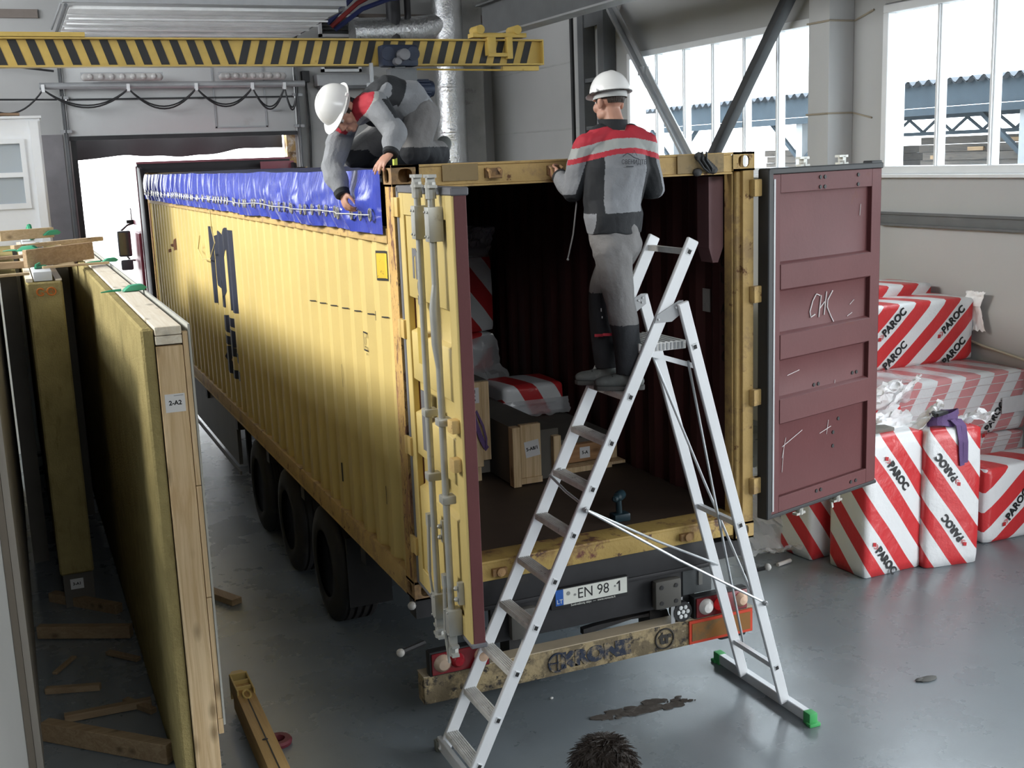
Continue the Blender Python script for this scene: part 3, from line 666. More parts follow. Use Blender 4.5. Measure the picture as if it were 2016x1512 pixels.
for x in (.55, 1.9):
    q = MB(); q.bb(x - .05, x + .05, -.03, 0, Z0 + .07, Z0 + .12); q.cyl((x, -.03, Z0 + .1), (x, -.05, Z0 + .1), .03, 10); q.build('sill_lug', m_cast, ct, bevel=.006)
q = MB(); q.bb(.16, CW - .16, CL - .12, CL, 3.45, 3.58); q.build('front_header', m_yelr, ct)
q = MB(); q.bb(CW - .24, CW - .13, .16, .3, 2.98, 3.44); q.prism([(0, 0), (.11, 0), (.07, -.1), (.03, -.1)], (CW - .24, .16, 2.98), (1, 0, 0), (0, 0, 1), -.14, 0); q.build('door_pocket', mat('pale maroon', (.17, .09, .095), .5), ct)
for x in (.3 * 1, ):
    pass
for y in (1.1, 2.3, 3.5, 4.7, 5.9, 7.1, 8.3, 9.5, 10.7):   # roof bows under the tarpaulin
    q = MB(); q.tube([(.05, y, 3.5), (CW / 2, y, 3.53), (CW - .05, y, 3.5)], .025, 8); q.build('roof_bow', m_lgrey, ct)

# lettering that follows the corrugations
def on_side(mb, off=.004):
    me = bpy.data.meshes.new('l'); me.from_pydata([tuple(p) for p in mb.v], [], mb.f); bm = bmesh.new(); bm.from_mesh(me)
    ys = [v.co.y for v in bm.verts]
    for y in wall_ys(min(ys), max(ys)):
        bmesh.ops.bisect_plane(bm, geom=bm.verts[:] + bm.edges[:] + bm.faces[:], plane_co=(0, y, 0), plane_no=(0, 1, 0))
    for v in bm.verts: v.co.x = .012 + corr(v.co.y) - off
    bm.to_mesh(me); bm.free(); o = MB(); o.add([v.co.copy() for v in me.vertices], [tuple(p.vertices) for p in me.polygons]); bpy.data.meshes.remove(me); return o
def flat(mb, pts): return mb.add([(0, y, z) for y, z in pts], [tuple(range(len(pts)))])
def arch(mb, y0, y1, z0, z1, wd):
    # a lower case arch stroke: stem down, slanted shoulder
    flat(mb, [(y0, z0), (y0 - wd, z0), (y0 - wd, z1 - .02), (y0, z1)])
q = MB()
# the big ligature m: three stems joined by curved shoulders
ym, yw = 6.72, .27
flat(q, [(6.72, 2.16), (6.45, 2.16), (6.45, 3.0), (6.72, 3.0)])
flat(q, [(6.40, 2.40), (6.13, 2.22), (6.10, 2.98), (6.40, 2.9)])
flat(q, [(6.10, 2.22), (5.98, 2.4), (5.98, 2.9), (6.06, 2.97), (6.10, 2.98)])
flat(q, [(5.75, 2.17), (5.34, 2.17), (5.34, 3.0), (5.75, 3.02)])
flat(q, [(5.98, 2.62), (5.75, 2.8), (5.75, 3.02), (5.98, 2.9)])
flat(q, [(6.45, 2.74), (6.40, 2.78), (6.40, 2.9), (6.45, 2.97)])
flat(q, [(6.3, 2.17), (6.05, 2.17), (6.05, 2.3), (6.3, 2.25)])
on_side(q).build('lettering', m_nav, ct)
q = MB(); q.text('s', .62, (0, 5.92, 1.98), (0, -1, 0), (0, 0, 1), 0, squash=3.3, bold=.02); on_side(q).build('lettering', m_nav, ct)
q = MB(); q.text('c', .62, (0, 5.92, 1.66), (0, -1, 0), (0, 0, 1), 0, squash=3.3, bold=.02); on_side(q).build('lettering', m_nav, ct)
q = MB(); flat(q, [(.43, 2.91), (.30, 2.91), (.30, 3.09), (.43, 3.09)]); on_side(q, .005).build('warning_label', mat('label black', (.02, .02, .02), .5), ct)
q = MB(); flat(q, [(.415, 2.925), (.315, 2.925), (.315, 3.075), (.415, 3.075)]); on_side(q, .008).build('label_face', mat('label yellow', (.62, .42, .03), .5, patches=[(30, .6, .05, (.05, .04, .02))]), ct)
q = MB()
for a, b, c, d in ((.72, .80, 2.545, 2.555), (.72, .80, 2.43, 2.44), (.79, .80, 2.43, 2.555), (.72, .73, 2.52, 2.555), (.72, .73, 2.43, 2.46), (.745, .775, 2.455, 2.46), (.76, .77, 2.47, 2.52), (.735, .745, 2.405, 2.42)): flat(q, [(a, c), (b, c), (b, d), (a, d)])
on_side(q, .008).build('stencil_mark', m_ink, ct)
q = MB()   # short scratches along the side
for i in range(8): flat(q, [(2.2 - i * .3, 2.62 + .012 * i), (2.14 - i * .3, 2.62 + .012 * i), (2.14 - i * .3, 2.612 + .012 * i), (2.2 - i * .3, 2.612 + .012 * i)])
for y, z, h in ((1.4, 2.25, .16), (1.2, 2.9, .12), (.9, 2.2, .1), (.5, 1.6, .12), (1.6, 1.5, .14), (.62, 2.7, .06)): flat(q, [(y, z), (y - .012, z), (y - .012, z - h), (y, z - h)])
on_side(q, .008).build('scratch_mark', m_ink, ct)
q = MB(); flat(q, [(10.1, 2.62), (9.75, 2.66), (9.6, 2.73), (9.6, 2.58), (9.8, 2.55), (9.9, 2.6)]); flat(q, [(10.4, 2.52), (10.2, 2.56), (10.1, 2.53), (10.3, 2.5)]); on_side(q, .006).build('rust_scar', mat('rust scar', rust, .8), ct)
q = MB(); q.tube([(-.02, 6.3, 3.23), (-.03, 6.25, 3.0), (-.03, 6.1, 2.85), (-.03, 6.5, 2.66), (-.03, 7.0, 2.62), (-.03, 7.3, 2.72), (-.03, 7.1, 2.88)], .006, 5)
tag(q.build('thin_rope', mat('pale rope', (.55, .45, .2), .8), smooth=True), 'thin pale rope loop hanging down the yellow container side', 'rope')

# doors ------------------------------------------------------------
def door(name, hinge, u, nout, wid, label, left):
    """u along the door from its hinge, nout the outer face's normal, w up; all in the door's own frame"""
    hinge, u, nout = V(hinge), V(u).normalized(), V(nout).normalized(); up = V((0, 0, 1))
    M3 = Matrix((u, nout, up)).transposed()
    def P(a, n, z): return hinge + u * a + nout * n + up * z
    def slab(mb, a0, a1, n0, n1, z0, z1): return mb.box(P((a0 + a1) / 2, (n0 + n1) / 2, (z0 + z1) / 2), (a1 - a0, n1 - n0, z1 - z0), M3)
    mo = m_yel; z0, z1 = 1.15, 3.44; th = .075
    q = MB()
    # frame: yellow outside, maroon inside
    for a0, a1, b0, b1 in ((.02, .13, z0, z1), (wid - .11, wid, z0, z1), (.13, wid - .11, z0, z0 + .11), (.13, wid - .11, z1 - .12, z1)): slab(q, a0, a1, -th / 2, 0, b0, b1)
    # sheet with three pressed bands
    bands = (1.86, 2.30, 2.77)
    zs = [z0 + .11]; ns = [-.012]
    for b in bands:
        zs += [b - .098, b - .085, b + .085, b + .098]; ns += [-.012, -.045, -.045, -.012]
    zs.append(z1 - .12); ns.append(-.012)
    def sheet(off):
        vs = []; fs = []
        for z, n in zip(zs, ns): vs += [P(.13, n + off, z), P(wid - .11, n + off, z)]
        for i in range(len(zs) - 1): fs.append((2 * i, 2 * i + 1, 2 * i + 3, 2 * i + 2))
        return vs, fs
    q.add(*sheet(0)); leaf = q.build(name, mo, ct, bevel=.004, segs=1, label=label)
    q = MB()
    for a0, a1, b0, b1 in ((.02, .13, z0, z1), (wid - .11, wid + .001, z0, z1), (.13, wid - .11, z0, z0 + .112), (.13, wid - .11, z1 - .122, z1)): slab(q, a0, a1, -th, -th / 2, b0, b1)
    q.add(*sheet(-.03)); slab(q, wid - .001, wid + .004, -th, -.012, z0, z1)
    for b in bands: slab(q, .13, wid - .11, -.080, -.07, b - .083, b + .083)
    q.build('inner_lining', m_mar, leaf, bevel=.006, segs=1)
    q = MB()
    for a0, a1, b0, b1 in ((-.005, .045, z0 - .02, z1 + .035), (0, wid + .01, z1, z1 + .04), (0, wid + .01, z0 - .02, z0 + .005)): slab(q, a0, a1, -th - .012, .004, b0, b1)
    if not left: slab(q, wid - .12, wid + .01, -th, 0, z1 + .03, z1 + .055)
    q.build('gasket', m_gask if left else m_gaskd, leaf, bevel=.006, segs=1)
    if not left:
        q = MB(); slab(q, .046, .062, -th - .014, -th - .008, z0 + .03, z1 - .03); q.build('gasket_strip', m_lgrey, leaf)
    for z in (1.37, 1.98, 2.67, 3.36):
        q = MB(); slab(q, -.075, .06, -.03, .016, z - .055, z + .055); q.tube([P(-.02, .0, z - .055), P(-.02, .0, z + .055)], .028, 10); q.build('hinge', m_yelr if not left else mat('hinge yellow', (.6, .42, .15), .5, var=.1), leaf, bevel=.008)
    for k, a in enumerate((.61, .87) if left else (.52, .96)):
        q = MB(); n = .045
        q.tube([P(a, n, z0 - .06), P(a, n, z1 + .04)], .0185, 12)
        if left and k == 1: q.tube([P(a, n, 3.0), P(a - .0, n + .012, 2.88), P(a, n + .01, 2.7), P(a, n, 2.58)], [.0185, .026, .025, .0185], 12)
        for zz, s in ((z1 + .045, 1), (z0 - .06, -1)):   # cam ends
            q.tube([P(a, n, zz - .06), P(a, n, zz + .02 * s)], .027, 10)
            slab(q, a - .018, a + .018, n - .02, n + .02, zz - .03, zz + .05)
            slab(q, a - .055, a + .045, n - .02, n + .02, zz + s * .05 - .008, zz + s * .05 + .008); slab(q, a - .05, a + .05, n - .02, n + .02, zz + s * .0 - .007, zz + s * .0 + .007)
        q.build('lock_rod', m_gal, leaf, smooth=True)
        q = MB()
        for zz, hh in ((3.3, .085), (1.22, .07), (2.3, .02), (1.95 - .06 * k, .022)):
            slab(q, a - .034, a + .042, 0, n + .03, zz - hh, zz + hh)
            if hh > .05:
                for dz in (-.06, .06):
                    for da in (-.02, .03): q.ball(P(a + da, n + .032, zz + dz), .007, 6)
            q.build('rod_bracket', m_gal, leaf, bevel=.008); q = MB()
        q = MB(); hz = 1.66 - .26 * k
        slab(q, a - .06, a - .015, n - .01, n + .03, hz, hz + .07); q.bar(P(a - .04, n + .02, hz + .05), P(a - .035, n + .03, hz - .26), .03, .012, nout); q.bar(P(a - .035, n + .03, hz - .26), P(a - .02, n + .02, hz - .42), .022, .01, nout)
        q.build('handle', m_gal, leaf)
        q = MB(); slab(q, a + .07, a + .10, 0, .03, hz - .06, hz + .06); q.ball(P(a + .085, .04, hz + .03), .014, 8); q.ball(P(a + .085, .04, hz - .03), .014, 8); q.build('handle_catch', m_gal, leaf)
    q = MB()
    bz = [(.55, 3.405), (.6, 3.405), (.55, 3.34), (.6, 3.34), (.98, 3.405), (.98, 3.34), (.55, 1.98), (.6, 1.98), (1.0, 2.0), (1.05, 2.0), (.84, 1.78), (.84, 1.69), (.78, 1.6), (.78, 1.5), (.55, 1.22), (.6, 1.22), (.96, 1.2), (1.02, 1.2)]
    for a, z in bz if not left else ():
        on = -th if (z > 3.3 or z < 1.26) else -.042
        q = MB(); q.tube([P(a, on - .006, z), P(a, on + .01, z)], .0135, 8); q.build('bolt', m_gaskd, leaf)
    return P, leaf, slab
P, leaf, slab = door('door', (0.012, -.03, 0), (-.065, -.998, 0), (-.998, .065, 0), 1.06, 'left door swung out square, yellow with two lock rods', True)
un = V((-.065, -.998, 0))
q = MB(); q.text('m', .33, P(.375, .003, 3.09), tuple(un), (0, 0, 1), .001, squash=.75, bold=.008); q.build('lettering', mat('grey lettering', (.13, .13, .14), .6), leaf)
q = MB(); q.text('s', .27, P(.40, .003, 2.93), tuple(un), (0, 0, 1), .001, squash=.7, bold=.008)
q.build('lettering', mat('grey lettering', (.13, .13, .14), .6), leaf)
q = MB(); q.box(P(.40, .004, 2.62), (.004, .12, .2)); q.build('recess_plate', mat('deep yellow', (.42, .3, .06), .5), leaf)
q = MB(); q.box(P(.40, .004, 2.2), (.004, .12, .34)); q.build('data_plate', m_gask, leaf)
for z in (2.3, 2.1):
    q = MB(); q.box(P(1.0, .02, z), (.05, .07, .07)); q.build('rod_keeper', m_yelr, leaf, bevel=.008)
P, leaf, slab = door('door', (2.475, 0.0, 0), (.962, .272, 0), (-.272, .962, 0), 1.26, 'right door folded back, maroon inner face with chalk letters', False)
ch = mat('chalk', (.7, .66, .66), .9); uR = V((.962, .272, 0)); nI = V((.272, -.962, 0))
q = MB()
def stroke(pts, r=.0045): q.tube([P(a, -.047, z) for a, z in pts], r, 5)
stroke([(.60, 2.60), (.56, 2.615), (.52, 2.57), (.49, 2.50), (.50, 2.46), (.55, 2.475)])
stroke([(.615, 2.60), (.60, 2.52), (.59, 2.45)]); stroke([(.60, 2.51), (.655, 2.55)]); stroke([(.675, 2.62), (.66, 2.53), (.65, 2.46)])
stroke([(.745, 2.62), (.69, 2.56), (.685, 2.51), (.73, 2.44), (.76, 2.40)])
q.build('chalk_writing', ch, leaf)
q = MB()
for a0, z0_, a1, z1_ in ((.2, 1.6, .42, 1.68), (.2, 1.52, .24, 1.66), (.22, 1.6, .2, 1.42), (.62, 1.62, .75, 1.65), (.7, 1.6, .72, 1.7), (.25, 2.09, .38, 2.11), (.95, 2.5, 1.0, 2.53), (.92, 2.42, .98, 2.44), (1.05, 3.12, 1.06, 3.2), (.78, 1.9, .79, 1.98)):
    q.tube([P(a0, -.047, z0_), P(a1, -.047, z1_)], .0025, 4)
q.build('scratch_mark', ch, leaf)
# things fixed inside on the right wall
q = MB(); q.bb(CW - .062, CW - .056, .43, .56, 2.51, 2.67); q.build('paper_tag', mat('paper tag', (.42, .42, .4), .8, patches=[(30, .6, .05, (.25, .25, .24))]), ct)
q = MB()
for i, ch_ in enumerate('MSCU A556'): q.text(ch_, .105, (CW - .090, .22, 3.08 - .106 * i), (0, -1, 0), (0, 0, 1), .001)
q.build('stencil_text', mat('faint stencil', (.015, .008, .008), .7), ct)

# ------------------------------------------------------------------ blue tarpaulin over the open top
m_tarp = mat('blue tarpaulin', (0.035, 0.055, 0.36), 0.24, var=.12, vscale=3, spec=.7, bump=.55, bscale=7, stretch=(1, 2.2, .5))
t = thing('tarpaulin', 'blue tarpaulin over the container top, laced along its eyelets', 'tarpaulin', (CW / 2, CL / 2, 3.2))
def drape(y, v):
    # v 0..1 from the roof edge down the side
    y_ = y; near = max(0, 1 - y / 4.5) * min(1, (y - .1) * 4)
    fold = .020 * math.sin(y * 9 + v * 2.4 + 2 * N3((y * .7, v, 1))) + .014 * math.sin(y * 23 + v * 4) * (.5 + .5 * N3((y * 2, 0, 4)))
    diag = .06 * near * N3((y * 2.2 + v * 1.5, v * 1.7, 7)) + .035 * near * abs(N3((y * 3.3 - v * 2.4, v * 1.1, 2)))
    ee = min(1, max(0, (y - .15) * 3))
    x = -.022 - ee * (.03 * math.sin(v * math.pi) + abs(fold) * (.4 + v) + diag * math.sin(v * math.pi * .9))
    z = 3.565 - v * .365 + .012 * N3((y * 1.3, 5, v))
    return V((x, y_, z))
q = MB(); q.grid(lambda u, v: drape(.158 + u * (CL - .33), v), 620, 14); q.build('side_drape', m_tarp, t, smooth=True, sharp=80)
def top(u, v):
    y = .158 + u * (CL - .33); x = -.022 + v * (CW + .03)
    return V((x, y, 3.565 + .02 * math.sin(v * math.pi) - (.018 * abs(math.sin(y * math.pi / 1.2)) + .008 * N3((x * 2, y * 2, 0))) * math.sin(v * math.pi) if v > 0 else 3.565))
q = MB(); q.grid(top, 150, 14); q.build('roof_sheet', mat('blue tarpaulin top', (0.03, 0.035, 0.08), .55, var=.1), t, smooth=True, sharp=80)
m_ring = mat('eyelet brass', (.75, .74, .7), .25, .9)
q0 = MB()
rp = [(0.0, .024 * math.cos(a * math.pi / 7), .034 * math.sin(a * math.pi / 7)) for a in range(14)]
q0.tube([V(p) for p in rp], .007, 6, closed=True)
first = None; yy = .28; pts = []
while yy < 11.8:
    b = drape(yy, .70); z = b.z; o_ = V((min(b.x, drape(yy + .02, .7).x, drape(yy - .02, .7).x) - .012, yy, z)); pts.append(o_)
    if first is None:
        q = MB(); q.add([p + o_ for p in q0.v], q0.f); first = q.build('eyelet', m_ring, t, smooth=True); fo = o_
    else: piece(first, 'eyelet', t, o_ - fo)
    yy += .182
q = MB(); q.tube([p + V((-.004 - .008 * (i % 2), 0, 0)) for i, p in enumerate(pts)], .0035, 5); q.build('lacing_rope', mat('grey rope', (.5, .5, .48), .7), t)

# ------------------------------------------------------------------ container trailer
m_ch = mat('chassis black', (0.022, 0.022, 0.024), 0.6, .1, var=.3, vscale=4, patches=[(3, .58, .15, (.06, .05, .042)), (7, .68, .08, (.1, .085, .07))])
m_rub = mat('tyre rubber', (0.02, 0.02, 0.021), 0.8, var=.2, patches=[(4, .55, .2, (.045, .042, .038))])
m_rim = mat('wheel rim', (0.05, 0.05, 0.05), 0.6, .2, var=.2)
t = thing('container_trailer', 'black container trailer chassis with three axles under the yellow container', 'trailer', (CW / 2, 6, 0))
for x in (.75, 1.69):
    q = MB(); q.bb(x - .07, x + .07, .1, 12.0, .72, .74); q.bb(x - .01, x + .01, .1, 12.0, .74, .97); q.bb(x - .07, x + .07, .1, 12.0, .97, .99); q.build('main_beam', m_ch, t)
for y in (.12, 1.2, 3.0, 4.4, 6.0, 8.0, 11.9):
    q = MB(); q.bb(.02, CW - .02, y - .06, y + .06, .86, .985); q.build('cross_member', m_ch, t)
q = MB(); q.bb(.32, 2.14, .03, .07, .86, 1.035); q.bb(.3, 2.16, .02, .12, .84, .87); q.bb(.5, 2.0, .05, .09, .6, .86); q.build('rear_plate', m_ch, t, bevel=.008)
q = MB(); q.bb(.62, 1.66, .26, .36, .60, .68); q.build('cross_bar', m_ch, t)
for x in (.66, 1.7): q = MB(); q.bb(x, x + .08, .14, .3, .34, .9); q.build('bumper_bracket', m_ch, t)
q = MB(); q.prism([(0, 0), (.36, .04), (.56, .03), (.6, -.02), (.66, .0), (.64, .06), (.1, .05), (0, .04)], (1.2, .2, .48), (1, 0, 0), (0, 0, 1), 0, .05); q.build('lower_bracket', m_ch, t)
q = MB(); q.box((1.75, .0, .725), (.20, .06, .2)); q.build('buffer_block', mat('grey buffer', (.07, .067, .06), .6, var=.1), t, bevel=.02)
for dx in (-.055, .055):
    for dz in (-.055, .055): q = MB(); q.cyl((1.75 + dx, -.034, .725 + dz), (1.75 + dx, -.01, .725 + dz), .015, 10); q.build('buffer_bolt', m_ink, t)
q = MB(); q.box((.7, .0, .725), (.18, .06, .2)); q.build('buffer_block', MATS['grey buffer'], t, bevel=.02)
q = MB(); q.bb(1.9, 2.13, .04, .1, .66, .9); q.build('tool_box', mat('grey box', (.085, .092, .095), .6, patches=[(5, .6, .1, (.16, .16, .155))]), t, bevel=.01)
q = MB(); q.bb(2.02, 2.05, .03, .04, .72, .86); q.build('paint_patch', mat('pale patch', (.17, .17, .16), .7), t)
# bumper
m_bump = mat('dirty bumper', (.30, .235, .13), .75, var=.2, vscale=5, patches=[(7, .45, .1, (.14, .11, .065)), (13, .54, .08, (.025, .022, .02)), (22, .62, .08, (.4, .34, .22))], bump=.3, bscale=40)
q = MB(); q.bb(.03, CW + .01, .02, .14, .305, .49)
bmp = q.build('bumper', m_bump, t, bevel=.012)
q = MB(); q.bb(.03, CW + .01, .018, .14, .488, .494); q.build('bumper_edge', mat('bright edge', (.42, .35, .25), .5), bmp)
m_faded = mat('faded navy print', (.016, .024, .045), .7, patches=[(16, .50, .12, (.24, .19, .115)), (9, .55, .12, (.2, .16, .1))])
q = MB(); q.text('KRONE', .135, (1.22, .016, .395), (1, 0, 0), (0, 0, 1), .001, squash=1.12, bold=.01); q.build('lettering', m_faded, bmp)
q = MB(); q.tube([(.94 + .062 * math.cos(a), .017, .395 + .062 * math.sin(a)) for a in [i * math.pi / 12 for i in range(24)]], .007, 5, closed=True); q.bar((.885, .017, .395), (.995, .017, .395), .01, .006); q.bar((.94, .017, .34), (.94, .017, .45), .006, .01, (0, 1, 0)); q.build('emblem', m_faded, bmp)
q = MB(); q.tube([(1.74 + .07 * math.cos(a), .017, .395 + .07 * math.sin(a)) for a in [i * math.pi / 12 for i in range(24)]], .006, 5, closed=True); q.text('tr', .12, (1.745, .016, .40), (1, 0, 0), (0, 0, 1), .001, bold=.006); q.build('emblem', mat('dark emblem', (.03, .028, .026), .7, patches=[(18, .6, .1, (.3, .27, .2))]), bmp)
m_redr = mat('red reflector', (.55, .06, .03), .35, var=.1); m_ambr = mat('dirty amber reflector', (.24, .11, .03), .4, patches=[(6, .5, .15, (.14, .1, .05))])
for x0, x1 in ((1.93, 2.44),):
    q = MB(); q.bb(x0, x1, .008, .02, .315, .48); pl = q.build('reflector_plate', m_redr, bmp)
    q = MB(); q.bb(x0 + .02, x1 - .02, .004, .01, .335, .46); q.build('reflector_face', m_ambr, bmp)
q = MB(); q.bb(2.2, 2.42, .05, .12, .27, .31); q.build('bumper_end', m_ch, bmp, bevel=.02)
# number plate
q = MB(); q.bb(.9, 1.46, -.004, .03, .765, .90); np_ = q.build('number_plate_holder', m_ink, t, bevel=.004)
m_pl = mat('plate white', (.62, .63, .58), .45, var=.05, patches=[(7, .66, .1, (.42, .42, .38))])
rp = Matrix.Rotation(0, 3, 'Y')
q = MB(); q.bb(.985, 1.447, -.008, -.003, .79, .895); q.build('number_plate', m_pl, np_)
q = MB(); q.bb(.93, .985, -.008, -.003, .79, .895); q.build('plate_band', mat('plate blue', (.02, .09, .34), .45), np_)
q = MB(); q.text('EN 98', .098, (1.20, -.0085, .845), (1, 0, 0), (0, 0, 1), .0006, squash=.93); q.build('plate_text', m_ink, np_)
q = MB(); q.prism([(0, -.035), (.011, -.035), (.011, .036), (.003, .036), (-.016, .02), (-.012, .012), (0, .02)], (1.385, -.0085, .845), (1, 0, 0), (0, 0, 1), -.0006, .0006); q.build('plate_text', m_ink, np_)
q = MB(); q.text('LT', .04, (.958, -.0085, .815), (1, 0, 0), (0, 0, 1), .0006); q.build('plate_text', m_pl, np_)
q = MB(); q.text('Sunkvežimių dalys  —  www.remauta.lt', .02, (1.2, -.0045, .7765), (1, 0, 0), (0, 0, 1), .0006, squash=1.02); q.build('plate_text', m_pl, np_)
q = MB(); q.cyl((1.068, -.0085, .845), (1.068, -.011, .845), .008, 8); q.cyl((1.358, -.0085, .85), (1.358, -.011, .85), .007, 8); q.cyl((1.02, -.0085, .862), (1.02, -.0095, .862), .014, 10); q.build('plate_screw', mat('screw grey', (.22, .23, .22), .5), np_)
# lamps
m_lens = mat('red lamp lens', (.16, .008, .012), .25, var=.15, spec=.6)
for x0, x1, s in ((.06, .46, 1), (1.95, 2.38, -1)):
    q = MB(); q.bb(x0, x1, -.02, .05, .50, .66); lp = q.build('tail_lamp', m_ink, t, bevel=.012)
    q = MB(); q.bb(x0 + .012, x1 - .012, -.035, -.018, .512, .65); q.build('lens', m_lens, lp, bevel=.01)
    for fx, r_, m in ((.2, .055, mat('lamp clear', (.42, .32, .24), .2, spec=.7) if s > 0 else mat('lamp clear white', (.7, .68, .66), .15, spec=.7)), (.45, .045, mat('lamp red bright', (.5, .01, .02), .25, emit=((1, .03, .03), .012)) if s < 0 else mat('lamp red off', (.3, .01, .02), .25)), (.85, .05, mat('lamp amber clear', (.6, .42, .3), .2))):
        xx = x0 + (x1 - x0) * fx
        q = MB(); q.lathe([(0, .05), (r_ * .6, .045), (r_, .02), (r_ * 1.05, 0)], (xx, -.025, .585), (0, -1, 0), 20); q.build('lamp_round', m, lp, smooth=True)
q = MB(); q.cyl((1.87, .06, .57), (1.87, -.01, .57), .07, 22); wl = q.build('work_lamp', m_ink, t, smooth=True)
q = MB()
for i in range(6):
    a = i * math.pi / 3; q.ball((1.87 + .036 * math.cos(a), -.012, .57 + .036 * math.sin(a)), (.016, .008, .016), 8)
q.ball((1.87, -.012, .57), (.016, .008, .016), 8); q.build('lamp_led', mat('led white', (.6, .62, .62), .2), wl, smooth=True)
q = MB(); q.bb(1.78, 1.81, -.005, .0, .5, .62); q.bb(1.83, 1.87, -.005, 0, .655, .675); q.build('lamp_bracket', m_lgrey, wl)
for p, e in (((-.03, -.02, .985), (.05, .1, .98)), ((-.13, -.06, .72), (.06, .06, .7)), ((2.56, .0, .76), (2.4, .08, .72))):
    q = MB(); q.tube([p, V(p).lerp(V(e), .4), e], .016, 6); a = q.build('marker_arm', m_ink, t, smooth=True)
    q = MB(); q.ball(p, .026, 12); q.build('marker_lamp', mat('marker white', (.36, .35, .33), .4), a, smooth=True)
# wheels
def wheel(x, y, s):
    ro, wd = .475, .34
    prof = [(.27, 0), (.30, -.012), (.36, -.004), (.42, .004), (.455, .02), (ro, .05)]
    for k in range(4): prof += [(ro, .06 + k * .06), (ro - .012, .065 + k * .06), (ro - .012, .08 + k * .06), (ro, .085 + k * .06)]
    prof += [(ro, wd - .05), (.455, wd - .02), (.42, wd), (.27, wd)]
    q = MB(); q.lathe(prof, (x, y, ro), (s, 0, 0), 40); wh = q.build('wheel', m_rub, t, smooth=True, sharp=40)
    q = MB(); q.lathe([(.275, 0), (.27, .05), (.24, .09), (.17, .11), (.13, .07), (.12, .02), (.0, .02)], (x, y, ro), (s, 0, 0), 30)
    for i in range(10):
        a = i * math.pi / 5; q.cyl((x + s * .06, y + .165 * math.cos(a), ro + .165 * math.sin(a)), (x + s * .11, y + .165 * math.cos(a), ro + .165 * math.sin(a)), .014, 6)
    q.build('rim', m_rim, wh, smooth=True)
for y in (2.42, 3.73, 5.04):
    wheel(.03, y, 1); wheel(CW - .03, y, -1)
    q = MB(); q.cyl((.2, y, .475), (CW - .2, y, .475), .07, 12); q.build('axle', m_ch, t)
    for x in (.2, CW - .2):
        q = MB(); q.tube([(x, y - .5, .7), (x, y - .35, .9), (x, y, .985), (x, y + .35, .9), (x, y + .5, .7)], .012, 4)
        fl = [(x - .17, y - .52 + .52 * (1 - math.cos(k * math.pi / 6)), .5 + .46 * math.sin(k * math.pi / 6)) for k in range(7)]
        q.build('mudguard', m_ch, t)
for x in (.06, CW - .4):
    q = MB(); q.bb(x, x + .34, 1.82, 1.835, .3, .85); q.build('mud_flap', m_rub, t)
q = MB(); q.bb(.05, .09, 6.2, 10.8, .42, .97); q.bb(.05, .07, 6.2, 10.8, .3, .34); q.build('side_guard', mat('side guard grey', (.075, .07, .06), .6, var=.15), t)  # guard made taller to cover the bright floor gap below the container
for y in (6.2, 10.6): q = MB(); q.bb(.15, .2, y, y + .08, .3, .95); q.build('guard_post', m_ch, t)
q = MB(); q.bb(.6, 1.84, 10.6, 10.75, .05, .9); q.build('landing_gear', m_ch, t)

# ------------------------------------------------------------------ lorry tractor in the doorway
m_cabr = mat('lorry red', (.17, .012, .03), .35, var=.08, spec=.6)
m_cabk = mat('fairing black', (.016, .013, .016), .5)
t = thing('lorry_tractor', 'dark red lorry tractor standing in the doorway before the container', 'lorry', (1.24, 14.3, 0))
q = MB(); q.prism([(0, .95), (2.2, .95), (2.3, 1.6), (2.15, 2.6), (1.7, 3.45), (1.2, 3.68), (0, 3.68)], (.02, 13.25, 0), (0, 1, 0), (0, 0, 1), 0, 2.42)
q.build('cab', m_cabr, t, bevel=.05)
q = MB(); q.bb(.06, 2.4, 13.2, 13.25, 1.0, 3.62); q.build('cab_rear_panel', m_cabk, t)
for x0, x1 in ((-.01, .05), (2.40, 2.46)):
    q = MB(); q.prism([(-.72, 1.1), (0, 1.1), (0, 3.7), (-.5, 3.66), (-.66, 3.4)], (x0, 13.3, 0), (0, 1, 0), (0, 0, 1), 0, x1 - x0); q.build('side_fairing', m_cabk, t, bevel=.015)
    q = MB(); q.bb(x0 - .012, x0 + .03, 13.25, 13.32, 1.1, 3.7) if x0 < 1 else q.bb(x1 - .03, x1 + .012, 13.25, 13.32, 1.1, 3.7); q.build('fairing_edge', m_cabr, t)
q = MB(); q.bb(0.02, 2.43, 12.95, 13.3, 3.56, 3.6); q.bb(.0, 2.45, 13.22, 13.3, 3.58, 3.74); q.build('roof_fairing', m_cabk, t, bevel=.01)
q = MB(); q.bb(-.01, 2.46, 13.2, 13.32, 3.73, 3.765); q.bb(1.9, 2.45, 12.94, 12.96, 3.52, 3.7); q.build('roof_edge', m_cabr, t)
q = MB(); q.bb(-.03, .02, 13.7, 14.6, 1.2, 2.62); q.build('side_door', mat('lorry red light', (.3, .06, .09), .4), t, bevel=.02)
q = MB(); q.tube([(.02, 14.9, 2.74), (-.1, 14.72, 2.72), (-.22, 14.55, 2.64)], .018, 6); q.tube([(.02, 14.9, 2.1), (-.1, 14.72, 2.12), (-.16, 14.55, 2.2)], .018, 6); ma = q.build('mirror_arm', m_ink, t, smooth=True)
q = MB(); q.box((-.19, 14.5, 2.42), (.22, .1, .44)); q.build('mirror', mat('mirror shell', (.09, .09, .1), .4), ma, bevel=.035, segs=3)
q = MB(); q.box((-.19, 14.44, 2.42), (.18, .012, .38)); q.build('mirror_glass', mat('mirror glass', (.3, .31, .34), .08, .9), ma)
q = MB(); q.box((-.18, 14.5, 2.06), (.2, .1, .18)); q.build('mirror', mat('mirror shell', (.09, .09, .1), .4), ma, bevel=.035, segs=3)
